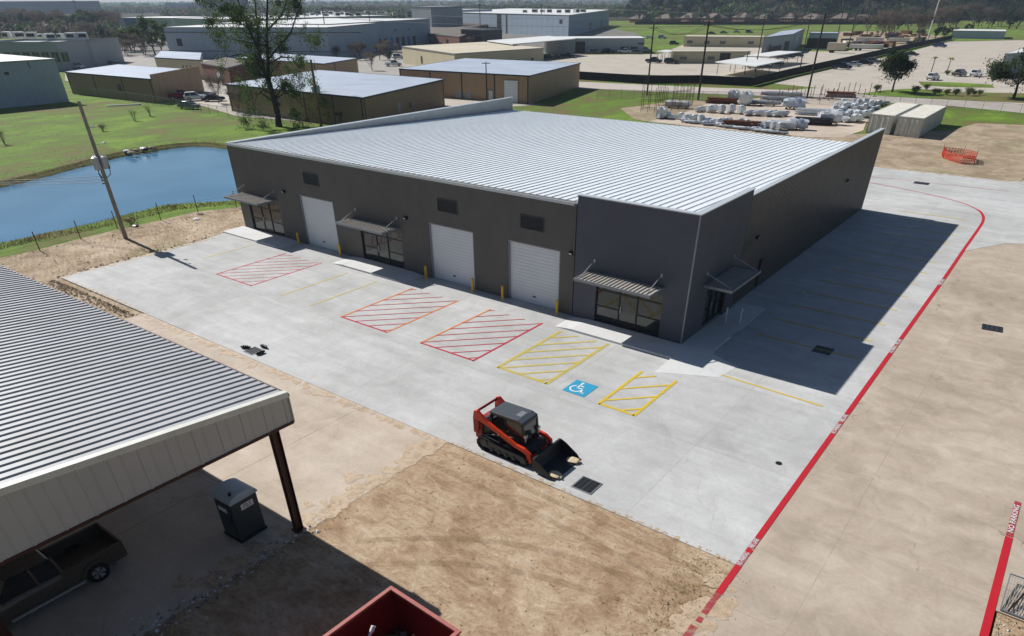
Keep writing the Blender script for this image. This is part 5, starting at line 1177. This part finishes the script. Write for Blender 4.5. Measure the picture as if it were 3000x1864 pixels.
# ============================================================ STORAGE YARD
sheet('storage_ground',P((1900,355),(2000,330),(2080,300),(2310,278),(2560,296),(2530,380),(2470,400),(2380,400),(2200,385)),-.10,'tan2')
sheet('storage_ground',P((1880,352),(1960,318),(2090,290),(2190,286),(2140,345),(2050,372)),-.104,'dirt2')
random.seed(31)
YR=lambda x,y:A(1800+x*.3698,200+y*.3698,.0)
bund=[]
def blob(sx,sy,sz_,seed,name,mat,parts=()):
    random.seed(seed); mb=MB(); nx=7; 
    secs=[]
    for i in range(nx):
        u=i/(nx-1); k=1-.18*abs(2*u-1)**3; m=[]
        for j in range(12):
            a=2*PI*j/12; c,s=math.cos(a),math.sin(a); e=(abs(c)**4+abs(s)**4)**-.25
            m.append(((u-.5)*sx+random.uniform(-.05,.05)*sx,c*e*sy/2*k*random.uniform(.72,1.1),sz_/2+s*e*sz_/2*k*random.uniform(.7,1.15)+.12))
        secs.append(m)
    loft(mb,secs); return mb
protos=[]
specs=[(3.6,1.1,.9,'wrap'),(2.4,1.3,1.3,'wrap'),(4.2,1.0,.6,'wrap'),(1.6,1.2,1.5,'wrap'),(5.0,1.2,.5,'trim'),(2.2,1.2,.9,'broof')]
def bundle(k,loc,rz,lab,sc=1):
    while len(protos)<=k: protos.append(None)
    if protos[k] is None:
        a,b,c,m=specs[k]; t=thing('wrapped_bundle',lab,'bundle',loc,rz,'wrapped bundles in the storage yard'); t.scale=(sc,)*3
        blob(a,b,c,k+3,'load',m).build('load',m,t,smooth=20); mb=MB(); 
        for x in (-a*.35,0,a*.35): mb.box(x-.06,x+.06,-b/2,b/2,0,.12)
        mb.build('timber_skid','wood',t); protos[k]=t
    else: dup(protos[k],loc,rz,lab,sc)
L1='shrink-wrapped white bundle in the front rows of the storage yard'; L2='shrink-wrapped white bundle heaped at the right of the storage yard'
for i in range(9): q=YR(690+i*78,345+i*4+random.uniform(-5,5)); bundle(random.choice((0,1,3)),(q.x,q.y,-.1),1.2+random.uniform(-.15,.15),L1,.95)
for i in range(19): q=YR(370+i*52,392+i*5+random.uniform(-6,6)); bundle(random.choice((0,1,3,5)),(q.x,q.y,-.1),1.2+random.uniform(-.3,.3),L1,.75)
for i in range(14): q=YR(560+i*56,425+i*7); bundle(random.choice((2,4,5)),(q.x,q.y,-.1),.2+random.uniform(-.2,.2),L1,.7)
for r in range(5):
    for i in range(11): 
        q=YR(1630+i*32+r*42+random.uniform(-12,12),420-r*32+random.uniform(-6,6)); bundle(random.choice((0,1,2,3)),(q.x,q.y,-.1),1.3+random.uniform(-.4,.4),L2,random.uniform(.6,.95))
for x,y,k,l,s in ((1420,320,5,'large blue-grey tarpaulined stack in the middle of the storage yard',1.9),(935,270,3,'dark-sided tarpaulined stack left of the clear wrapped block',1.5),(1035,290,3,'tall clear wrapped block standing on its own in the storage yard',1.6),(500,312,0,'white wrapped bundle lying among the rusty racks',1.4),(1320,225,4,'long white stack nearest the road in the storage yard',1.7),(1330,262,4,'long grey stack behind the long white one near the road',1.7),(1160,290,4,'dark low stack right of the clear wrapped block',1.5),(1700,440,1,'white boxed pallet at the front right of the storage yard',1.5),(1440,480,5,'dark grey crate just behind the warehouse roof edge',1.6),(1310,480,0,'brown and grey crate behind the warehouse roof edge',1.4),(370,395,3,'round white bundle at the left end of the front row',1.2)):
    q=YR(x,y); bundle(k,(q.x,q.y,-.1),.25,l,s)
for x,y,l,m in ((850,275,'heap of rusty orange pipe left of the tarpaulined stack','rustb'),(1790,225,'long red-brown steel beams stacked by the road fence','brick'),(1570,440,'dark steel frame stack beside the white boxed pallet','dark'),(1000,465,'rusty channel stack along the front edge of the yard','rustb'),(1570,365,'stack of pale pipes in the right heap','wrap')):
    q=YR(x,y); t=thing('steel_stack',l,'steel stack',(q.x,q.y,-.1),.25); mb=MB()
    for k in range(14): mb.bar((-3+random.uniform(-.3,.3),-1+k%5*.45,.15+k//5*.4),(3+random.uniform(-.3,.3),-1+k%5*.45,.15+k//5*.4),.12)
    mb.build('bars',m,t); mb=MB(); mb.box(-2,-1.8,-1.2,1.2,0,.1); mb.build('skid','wood',t); mb=MB(); mb.box(1.8,2,-1.2,1.2,0,.1); mb.build('skid','wood',t)
# tall rusty bar racks
for i,(x,y,wn) in enumerate(((345,345,4),(480,330,4),(610,320,3),(690,300,2))):
    q=YR(x,y); t=thing('bar_rack',['rusty upright bar rack at the left end of the storage yard','rusty upright bar rack, second from the left in the storage yard','rusty upright bar rack, third from the left in the storage yard','smaller rusty bar rack next to the second pole'][i],'rack',(q.x,q.y,-.1),.35)
    for r in (0,2.6):
        for k in range(wn):
            mb=MB(); mb.bar((-3.4+k*1.35,r,0),(-3.4+k*1.35,r,random.uniform(3.6,5.4)),.04); mb.build('upright','rustb',t)
        mb=MB(); 
        for z in (.5,1.8,3.0): mb.bar((-3.4,r,z),(-3.4+(wn-1)*1.35,r,z),.03)
        mb.build('crossbar','rustb',t)
for i in range(26):
    q=YR(1290+i*36+random.uniform(-10,10),250+random.uniform(-30,10)) if i<14 else YR(1640+(i-14)*42,210+random.uniform(-18,20)); 
    mb=MB(); mb.bar((0,0,0),(0,0,random.uniform(1.6,2.6)),.05); mb.bar((-.4,0,.05),(.4,0,.05),.05); o=mb.build('stake_post','rustb'); o.location=(q.x,q.y,-.1); tag(o,'thin rusty upright stake standing in the storage yard','stake','stakes in the storage yard')
for i,(x,y) in enumerate(((2395,1215),(200,0))): pass
# white pipe lying on the grass
q=A(362,309); t=thing('plastic_pipe','long white pipe lying on the grass beyond the pond','pipe',(q.x,q.y,-.05),R(62)); mb=MB(); mb.cyl((-3.2,0,.1),(3.2,0,.1),.13,n=8); mb.build('pipe_run','white',t); mb=MB(); mb.cyl((3.1,0,.1),(3.5,0,.1),.17,n=8); mb.build('socket','white',t)
# rocks on the pond bank
random.seed(8)
for i,(x,y,s,m) in enumerate(((370,441,.5,'walk'),(398,438,.4,'stone'),(422,434,.6,'dark'),(384,446,.5,'stone'),(445,431,.5,'stone'),(585,625,.35,'stone'),(575,640,.35,'walk'),(395,660,.35,'dark'))):
    q=A(x,y); mb=MB(); bmk=bmesh.new(); bmesh.ops.create_icosphere(bmk,subdivisions=2,radius=1)
    vs=[(v.co.x*s*1.4*random.uniform(.8,1.1),v.co.y*s*random.uniform(.8,1.1),v.co.z*s*.5*random.uniform(.8,1.1)) for v in bmk.verts]; fs=[tuple(v.index for v in f.verts) for f in bmk.faces]; bmk.free()
    mb.add(vs,fs); o=mb.build('rock',m); o.location=(q.x,q.y,-.1); tag(o,['white broken slab on the far pond bank','tan rock beside the white slab on the far bank','large dark rock on the far pond bank','small rock below the white slab','small rock right of the dark rock on the far bank','small stone on the near bank by the fence','pale stone on the near bank left of the building','dark stone at the foot of the utility pole'][i],'rock')

# ============================================================ TREES
def grow(p,d,L,r,lev,segs,tips,rng,spread=.6,up=.15,split=(2,3),minr=.02):
    p=Vector(p); d=Vector(d).normalized(); n=3; pts=[p.copy()]; rs=[r]
    for i in range(n):
        d=(d+Vector((rng.uniform(-.18,.18),rng.uniform(-.18,.18),rng.uniform(-.10,.14)+up*.3))).normalized(); p=p+d*L/n; pts.append(p.copy()); rs.append(r*(1-.35*(i+1)/n))
    segs.append((pts,rs))
    if lev<=2: tips.append((pts[2],L*.35)); 
    if lev<=0: tips.append((p,L*.5)); return
    for k in range(rng.randint(*split)):
        a=rng.uniform(0,2*PI); q=d.orthogonal().normalized(); q.rotate(Matrix.Rotation(a,3,d)); nd=(d+q*rng.uniform(spread*.6,spread*1.25)+Vector((0,0,up))).normalized()
        grow(pts[-1] if k else pts[rng.choice((-1,-2))],nd,L*rng.uniform(.62,.86),rs[-1]*.72,lev-1,segs,tips,rng,spread,up,split)
def leaves(mb,tips,n,size,rng,rad=1.0,droop=0,clump=10,flat=.8):
    per=max(1,n//max(1,len(tips)))
    for c,rr in tips:
        rr=max(rr,.4)*rad*rng.uniform(.6,1.15); k=0; m=int(per*rng.uniform(.3,1.7))
        while k<m:
            v=Vector((rng.gauss(0,.45),rng.gauss(0,.45),rng.gauss(0,.45)*flat-droop*rng.random()))*rr; s=size*rng.uniform(.5,1.3)
            nn=Vector((rng.uniform(-1,1),rng.uniform(-1,1),rng.uniform(.0,1.2))).normalized(); u=nn.orthogonal().normalized(); u.rotate(Matrix.Rotation(rng.uniform(0,6.28),3,nn)); w=nn.cross(u); p=c+v
            mb.add([p-u*s*.5,p+w*s*.28,p+u*s*.55,p-w*s*.3],[(0,1,2,3)]); k+=1
def tree(name,label,loc,H,leaf,bark,nleaf,lsize,seed,trunk=.25,lev=4,first=.3,spread=.6,up=.15,split=(2,3),rad=1.0,droop=0,group=None,L0=None,stems=1,sides=7,flat=.8):
    rng=random.Random(seed); segs=[]; tips=[]
    th=H*first; base=[Vector((0,0,-.15)),Vector((rng.uniform(-.1,.1),rng.uniform(-.1,.1),th*.5)),Vector((rng.uniform(-.2,.2),rng.uniform(-.2,.2),th))]
    segs.append((base,[trunk*1.25,trunk,trunk*.85])); L=L0 or H*.28
    for k in range(max(3,stems+2)):
        a=2*PI*k/max(3,stems+2)+rng.uniform(-.4,.4); t=.35 if k==0 else spread
        grow(base[-1] if k<3 else base[1].lerp(base[2],rng.uniform(.4,1)),Vector((math.cos(a)*t,math.sin(a)*t,.9)),L*rng.uniform(.85,1.1),trunk*(.7 if k==0 else .5),lev-1,segs,tips,rng,spread,up,split)
    top=max(p.z for p,_ in tips); sc=(H-.3)/top
    T_=thing(name,label,'tree',loc,rng.uniform(0,6) if group else 0,group); 
    mb=MB()
    for pts,rs in segs:
        if rs[0]<.012: continue
        mb.tube([p*1.0 for p in pts],rs,sides if rs[0]>.06 else 4)
    M=Matrix.Diagonal((sc,sc,sc,1)); mb.build('trunk',bark,T_,smooth=True,M=M)
    mb=MB(); leaves(mb,tips,nleaf,lsize/sc,rng,rad,droop,flat=flat); mb.build('crown',leaf,T_,M=M)
    return T_
# the tall tree behind the pond
rng=random.Random(11); TT=thing('tall_tree','tall sparse tree with a forked dark trunk rising out of the frame','tree',(-99.8,43.9,-.15))
rt_=Vector((.60,.80,0)); dp=Vector((-.80,.60,0))            # across / away, so limbs are laid out in depth too
def PT(u,z,w=0): return rt_*(u+.22*max(z,0)*(1 if z>1 else .5))+dp*w+Vector((0,0,z))
limbs=[([PT(0,-.2),PT(-.3,2),PT(-1.0,4.6),PT(-1.7,7)],[.62,.48,.42,.36]),
 ([PT(-1.7,7),PT(-1.9,10,.3),PT(-2.1,14,.2),PT(-2.0,18,.4),PT(-1.8,22,.2)],[.33,.28,.22,.15,.07]),
 ([PT(-1.2,5.0),PT(-2.4,8,-.6),PT(-3.4,11.5,-1),PT(-5.0,14.5,-1.2),PT(-6.5,18,-1.4),PT(-7.6,21,-1)],[.30,.26,.22,.17,.12,.06]),
 ([PT(-2.6,8.4,-.5),PT(-4.3,10.2,.8),PT(-6.4,10.8,1.6),PT(-8.6,10.4,2.2)],[.17,.13,.09,.05]),
 ([PT(-1.9,10,.3),PT(-.2,11.8,-.4),PT(1.8,13.8,-1),PT(3.0,17,-1.6),PT(3.6,20.5,-2)],[.18,.15,.12,.09,.05]),
 ([PT(-1.8,9.4,.3),PT(.2,10.3,.5),PT(2.0,10.2,.9),PT(3.4,8.6,1.2),PT(3.9,7.2,1.4)],[.14,.12,.10,.06,.03]),
 ([PT(-.8,4.2),PT(1.0,5.2,-.4),PT(2.4,4.6,-.8),PT(4.0,3.2,-1),PT(5.0,2.6,-1.2)],[.13,.10,.08,.05,.03]),
 ([PT(-.9,4.8),PT(-2.6,5.6,.6),PT(-3.8,4.9,.8),PT(-4.2,3.2,1)],[.11,.09,.06,.03]),
 ([PT(-3.4,11.5,-1),PT(-3.6,14.5,1),PT(-4.0,18,2),PT(-4.2,21.5,2.4)],[.17,.14,.10,.05]),
 ([PT(-2.1,14,.2),PT(.2,16,2),PT(1.6,19,3),PT(2.2,22,3.4)],[.16,.13,.09,.05]),
 ([PT(-5.0,14.5,-1.2),PT(-7.6,16,-2.6),PT(-9.8,17.6,-3.4)],[.12,.09,.05]),
 ([PT(-2.2,12,-.2),PT(-5.0,12.6,-2.2),PT(-8.2,13.2,-3)],[.12,.09,.04])]
mb=MB(); segs=[]; tips=[]
for pts,rs in limbs:
    mb.tube(pts,rs,9)
    n=len(pts)
    for i in range(1,n):
        if pts[i].z<2.5: continue
        for k in range(3 if i==n-1 else 2):
            d=(pts[i]-pts[i-1]).normalized(); q=d.orthogonal().normalized(); q.rotate(Matrix.Rotation(rng.uniform(0,6.28),3,d)); 
            grow(pts[i].lerp(pts[i-1],rng.uniform(0,.6)*(i<n-1)),d*.5+q+Vector((0,0,.15)),rng.uniform(1.5,2.6),max(.03,rs[i]*.42),2,segs,tips,rng,.75,.05,(2,2))
for pts,rs in segs: mb.tube(pts,rs,4)
mb.build('trunk','bark',TT,smooth=True)
keep=[t for t in tips if rng.random()<.8]
mb=MB(); leaves(mb,keep,52000,.25,rng,2.3,.3,flat=.8); mb.build('crown','leaf2',TT)
q=PT(0,0); 
# oaks by the car park
tree('oak_tree','round dark evergreen oak with two thin trunks on the car park verge',(-24.2,163.6,-.1),8.0,'leaf','bark',9000,.40,4,.16,3,.22,1.05,.04,(2,3),2.4)
tree('oak_tree','dark evergreen oak cut off by the right edge of the frame',(.6,165.4,-.1),9.2,'leaf','bark',12000,.42,9,.2,3,.2,1.1,.04,(2,3),2.5)
# background kinds
kinds=[('evergreen_tree','dark rounded evergreen tree in the background','leaf','bark',3600,.8,10,21,.3,.12,.8,1.0),
 ('pine_tree','tall blue-green pine in the background','leaf3','bark',4200,1.0,18,22,.3,.22,.5,1.1),
 ('bare_tree','leafless grey-brown winter tree in the background','twig','barkg',4500,.42,13,23,.26,.12,.8,1.3),
 ('olive_tree','olive-green leafy tree in the background','leaf2','bark',3800,.8,12,24,.28,.15,.75,1.1),
 ('broad_tree','broad very dark evergreen tree in the background','leaf','bark',4800,1.15,20,25,.45,.12,.75,1.3)]
PK=[]
def bgtree(k,px,py,h,label=None,rng=random.Random(77)):
    q=A(px,py); loc=(q.x,q.y,GZ); nm,lab,lf,bk_,nl,ls,H,sd,tk,fi,sp_,rd=kinds[k]
    while len(PK)<=k: PK.append(None)
    if PK[k] is None:
        PK[k]=tree(nm,label or lab,loc,H,lf,bk_,nl,ls,sd,tk,3,fi,sp_,.12,(2,3),rd*1.3,group=nm.replace('_',' ')+'s in the background'); t=PK[k]; t.scale=(h/H,)*3
    else:
        s=h/kinds[k][6]; t,_=dup(PK[k],loc,rng.uniform(0,6.28),label or lab,(s*rng.uniform(.9,1.2),s*rng.uniform(.9,1.2),s))
    return t
for k in range(5): bgtree(k,2200+k*150,60,kinds[k][6]*.95)
rng=random.Random(5)
for i in range(84):                                      # the dark belt of tall trees at upper right
    px=1840+i*14+rng.uniform(-8,8); w_=min(1,max(0,(px-1830)/250))
    py=rng.choice((61,57,52,47))+rng.uniform(-2,2)-(px>2500)*1; k=rng.choices((0,1,2,3,4),(2,4,3.5,2,3))[0]
    bgtree(k,px,py,(11+10*w_)*rng.uniform(.8,1.25)*(1.0 if k!=2 else .85))
for i in range(56):
    px=1850+i*21+rng.uniform(-12,12); w_=min(1,max(0,(px-1830)/300)); bgtree(rng.choices((1,4,2),(3,3,2))[0],px,rng.uniform(38,46),(17+12*w_)*rng.uniform(.85,1.2))
for px,py,h,k in ((2600,118,12,2),(2570,124,10,2),(2540,100,9,2),(2690,122,11,2),(2745,100,12,2),(2695,108,9,2),(2780,92,13,2),(2620,104,9,2),(2850,84,14,2),(2830,100,5,3),(2690,112,4,3),(2740,112,5,0),(2765,110,5,0),(2790,108,4.5,2),(2720,84,10,2),(2905,78,12,0),(2960,74,13,0),(2875,76,11,2),(2760,82,11,2),(2800,78,11,0),(2660,92,9,2),(2500,88,8,2)): bgtree(k,px,py,h)
for i in range(64):                                      # brown and olive trees at upper left
    px=rng.uniform(-40,350); py=rng.uniform(66,104); bgtree(rng.choices((2,3,0,1),(5,2.5,1.5,1))[0],px,py,rng.uniform(8,12.5))
for i in range(14): bgtree(rng.choice((2,3)),rng.uniform(985,1170),rng.uniform(150,178),rng.uniform(3,5))
for i in range(16): bgtree(2,rng.uniform(290,440),rng.uniform(125,168),rng.uniform(4,7))
for px,py,h,k in ((455,160,12.5,3),(475,156,9,3),(420,158,7,2),(500,150,6,2),(175,168,6,0),(205,170,5,0),(240,172,5,3),(385,150,8,3),(1090,205,4.5,2),(1010,160,5,3),(1060,170,5,2),(1130,165,4,2),(1380,140,4,2),(1298,160,4,0),(1140,178,3,0),(700,330,4,2),(640,300,5,2),(845,340,3,0),(1000,366,2.2,2)): bgtree(k,px,py,h)
for i in range(26): bgtree(rng.choice((2,3,0)),rng.uniform(560,1300),rng.uniform(44,52),rng.uniform(8,12))
for i in range(10): bgtree(rng.choice((2,3)),rng.uniform(1400,1860),rng.uniform(46,60),rng.uniform(7,11))
for i in range(30): bgtree(rng.choice((2,3,0,2)),1870+i*32+rng.uniform(-12,12),rng.uniform(64,69),rng.uniform(4.5,8.5))
for i in range(26): bgtree(rng.choice((2,2,3,0)),rng.uniform(2560,3040),rng.uniform(66,86),rng.uniform(7,12))
for i in range(10): bgtree(rng.choice((3,0,2)),rng.uniform(240,480),rng.uniform(112,150),rng.uniform(6,9))
for i in range(14): bgtree(rng.choice((3,0,2)),rng.uniform(1180,1420),rng.uniform(64,104),rng.uniform(4,7))
# young palms, hedge
def palm(label,px,py,h):
    q=A(px,py); t=thing('young_palm',label,'palm',(q.x,q.y,-.1)); mb=MB(); mb.tube([(0,0,0),(.05,0,h*.6),(0,0,h)],[.14,.11,.1],7); mb.build('trunk','barkg',t); mb=MB(); r=random.Random(px)
    for k in range(16):
        a=r.uniform(0,6.28); c,s=math.cos(a),math.sin(a); e=r.uniform(.1,1.0); pts=[Vector((0,0,h)),Vector((c*.6,s*.6,h+.5*e)),Vector((c*1.2,s*1.2,h+.45*e-.3))]
        for p_,r_ in zip(pts,pts[1:]): u=Vector((-s,c,0))*.14; mb.quad(p_-u,r_-u*.6,r_+u*.6,p_+u)
    mb.build('fronds','weed',t)
palm('young palm behind the small white car in the car park',2728,210,3.4); palm('young palm right of the small white car in the car park',2775,208,3.0)
def bush(label,loc,h,r,mat,n,seed,ls=.14,group=None,name='bush'):
    t=thing(name,label,'bush',loc,0,group); rg=random.Random(seed); mb=MB(); segs=[];tips=[]
    for k in range(9): a=rg.uniform(0,6.28); grow((rg.uniform(-.1,.1),rg.uniform(-.1,.1),0),(math.cos(a)*r*.5,math.sin(a)*r*.5,h*.8),h*.5,.025,1,segs,tips,rg,.6,.1)
    for p_,r_ in segs: mb.tube(p_,r_,4)
    mb.build('stems','barkg',t); mb=MB(); leaves(mb,tips,n,ls,rg,1.4); mb.build('foliage',mat,t); return t
bs=None
for i,(px,py) in enumerate(((2738,276),(2752,274),(2775,277),(2800,278),(2835,278),(2852,277),(2870,277),(2715,262),(2570,266),(2680,272),(2790,221),(2798,219),(2775,219))):
    q=A(px,py); lab='small dark shrub in the planted strips of the car park'
    if bs is None: bs=bush(lab,(q.x,q.y,-.1),1.3,1.1,'leaf2',700,3,.2,'shrubs in the planted strips'); 
    else: dup(bs,(q.x,q.y,-.1),i*1.1,None,.7+.13*(i%5))
q=A(100,430)
for i,(px,py,h,l) in enumerate(((14,420,2.2,'bare spindly shrub on the grass at the left edge beyond the pond'),(395,352,2.0,'green sapling by the chain link fence, left one of two'),(440,338,2.2,'green sapling by the chain link fence, right one of two'),(300,382,1.2,'grey weedy clump on the grass behind the utility pole'),(385,655,.7,'dark dead shrub on the near bank right of the utility pole'))):
    q=A(px,py); bush(l,(q.x,q.y,-.15),h,.8,('bare','weed','weed','bare','bare')[i],(500,420,420,500,300)[i],20+i,.12)
# ground cover that nobody could count
def tufts(name,label,pts,n,h,mats,seed,w=.05):
    rg=random.Random(seed); mb=MB()
    for k in range(n):
        x,y,z=pts(rg); a=rg.uniform(0,6.28); c,s=math.cos(a)*w,math.sin(a)*w; hh=h*rg.uniform(.4,1.3); lx,ly=rg.uniform(-.5,.5)*hh,rg.uniform(-.5,.5)*hh
        mb.add([(x-c,y-s,z),(x+c,y+s,z),(x+lx,y+ly,z+hh)],[(0,1,2)],rg.randrange(len(mats)))
    return tag(mb.build(name,mats),label,'grass',kind='stuff')
nb=[i for i,p in enumerate(hole) if p.x>-66.5]; fb=[i for i,p in enumerate(hole) if p.x<-80]
def near_bank(r):
    i=r.choice(nb); p=hole[i].lerp(hole[(i+1)%len(hole)],r.random()); k=r.random()**.7; e=(p-Vector((-77,2))).normalized()*(k*4.2-1.0)
    return (p.x+e.x,p.y+e.y,G0 if k>.3 else G0-.25)
tufts('bank_weeds','tangled green and straw-coloured weeds along the near bank of the pond',near_bank,5500,.20,['weed','bare','bare'],1,.03)
def far_bank(r):
    i=r.choice(fb); p=hole[i].lerp(hole[(i+1)%len(hole)],r.random()); e=(p-Vector((-77,2))).normalized()*(r.random()**2*6-1.2); return (p.x+e.x,p.y+e.y,G0-.1)
tufts('bank_weeds','rough grass along the far bank of the pond',far_bank,5000,.20,['weed','bare'],2,.045)
def field(r): 
    q=A(r.uniform(-60,830),r.uniform(300,470)); return (q.x,q.y,G0)
def infield(r):
    while True:
        q=field(r)
        if q[0]<-97 or (q[1]>29 and q[0]<-60): return q
tufts('rough_grass','clumps of rough grass and dead stalks on the field beyond the pond',infield,500,.15,['bare','weed','bare'],3,.04)
def stones(name,label,f,n,smin,smax,mats,seed):
    rg=random.Random(seed); mb=MB()
    for k in range(n):
        x,y,z=f(rg); s=smin+(smax-smin)*rg.random()**3; a=Vector((rg.uniform(.6,1.3),rg.uniform(-.3,.3),rg.uniform(-.2,.2)))*s; b=Vector((rg.uniform(-.3,.3),rg.uniform(.5,1.2),rg.uniform(-.2,.2)))*s; c=Vector((rg.uniform(-.3,.3),rg.uniform(-.3,.3),rg.uniform(.4,.8)))*s; o=Vector((x,y,z+s*.2))
        mb.add([o+a,o-a,o+b,o-b,o+c,o-c*.4],[(0,2,4),(2,1,4),(1,3,4),(3,0,4),(2,0,5),(1,2,5),(3,1,5),(0,3,5)],rg.randrange(len(mats)))
    return tag(mb.build(name,mats),label,'stones',kind='stuff')
stones('gravel','loose stones and clods strewn along the edge of the shed slab',lambda r:(-4.1+r.gauss(0,.35),r.uniform(-46,-26.5),-.02),1300,.015,.10,['stone','asph','walk'],4)
stones('clods','small clods and pebbles scattered over the bare soil yard',lambda r:(r.uniform(-4,11.1),r.uniform(-40,-18.2),-.028),2600,.008,.055,['stone','stone','dirt'],5)
stones('gravel','mixed gravel in the bed at the lower right corner',lambda r:(r.uniform(19.9,24),r.uniform(-24,-14.7),-.05),4500,.015,.05,['stone','asph','walk','brick'],6)
stones('clods','broken earth and rubble along the left edge of the new slab',lambda r:(-33.4-r.random()*13,-18.35-abs(r.gauss(0,.5)),-.1) if r.random()<.75 else (-46.6-abs(r.gauss(0,.4)),r.uniform(-18,-3),-.1),1500,.02,.13,['dirt2','stone','dirt'],7)
stones('clods','clods scattered over the dirt strip beside the pond fence',lambda r:(r.uniform(-56,-47.4),r.uniform(-20,10),-.1),1500,.015,.09,['stone','dirt3'],8)
tufts('soil_grass','sparse pale grass tufts on the bare soil near the red line',lambda r:(r.gauss(10.3,.7),r.uniform(-27,-18.2),-.028),700,.10,['bare','weed'],9,.02)
tufts('bed_plants','low green plants in the gravel bed at the lower right corner',lambda r:(r.uniform(21,24),r.uniform(-19,-16),-.05),1500,.25,['weed','leaf2'],10,.03)
# far woodland: one mass to the horizon
rg=random.Random(42); mb=MB()
def clump(x,y,h,r,mi,nf=9):
    for k in range(nf):
        a=rg.uniform(0,6.28); e=rg.random()**.5*r; z=h*(.25+.75*rg.random()); s=r*rg.uniform(.25,.5); p=Vector((x+math.cos(a)*e,y+math.sin(a)*e,z*(1-.25*e/r)+GZ))
        nn=Vector((rg.uniform(-1,1),rg.uniform(-1,1),rg.uniform(.1,1))).normalized(); u=nn.orthogonal().normalized()*s; v=nn.cross(u.normalized())*s*.7; mb.add([p-u,p+v,p+u*.9,p-v],[(0,1,2,3)],mi)
    mb.add([(x-r*.8,y,GZ),(x+r*.8,y,GZ),(x,y,h*.8)],[(0,1,2)],mi)
for k in range(12500):
    px=rg.uniform(-250,3250); py=31+ (rg.random()**1.6)*(26 if px<1900 else 40)-(px-300)*.0045
    if px<480 and py>40: continue
    if 1180<px<1420 and py>30 and rg.random()<.6: continue
    q=A(px,py); dd=(q-CP).length
    if dd>5000 or dd<480: continue
    clump(q.x,q.y,rg.uniform(5,11) if px<1850 else rg.uniform(10,17),rg.uniform(2.5,5.5),rg.choices((0,1,2,3),(3,3,3,1))[0],12)
for k in range(620):
    q=A(rg.uniform(-60,345),rg.uniform(64,110)); clump(q.x,q.y,rg.uniform(4,9),rg.uniform(2.5,4),rg.choice((2,2,1,0)),18)
for k in range(2600):
    dd=rg.uniform(2200,7000); az=YAW+rg.uniform(-.95,.95); clump(CP.x+math.sin(az)*dd,CP.y+math.cos(az)*dd,rg.uniform(8,13),rg.uniform(14,30),rg.choice((0,1,2)),7)
tag(mb.build('woodland',['leaf','leaf2','twig','leaf3']),'far-off mixed woodland running along the horizon','woodland',kind='stuff')

# ============================================================ HAZE
mb=MB(); mb.box(-7600,7600,-390,8200,-3,48)
hz_=mb.build('haze',[]) ; m=bpy.data.materials.new('haze_air'); m.use_nodes=True; t=m.node_tree; t.nodes.remove(t.nodes['Principled BSDF']); v=t.nodes.new('ShaderNodeVolumePrincipled')
v.inputs['Color'].default_value=(.66,.80,1,1); v.inputs['Density'].default_value=.00013; v.inputs['Anisotropy'].default_value=.2
t.links.new(v.outputs[0],t.nodes['Material Output'].inputs['Volume']); hz_.data.materials.clear(); hz_.data.materials.append(m); tag(hz_,kind='stuff')
hz_['label']='thin pale blue haze over the whole scene'; hz_['category']='haze'
print('SCENE objects',len(bpy.data.objects))
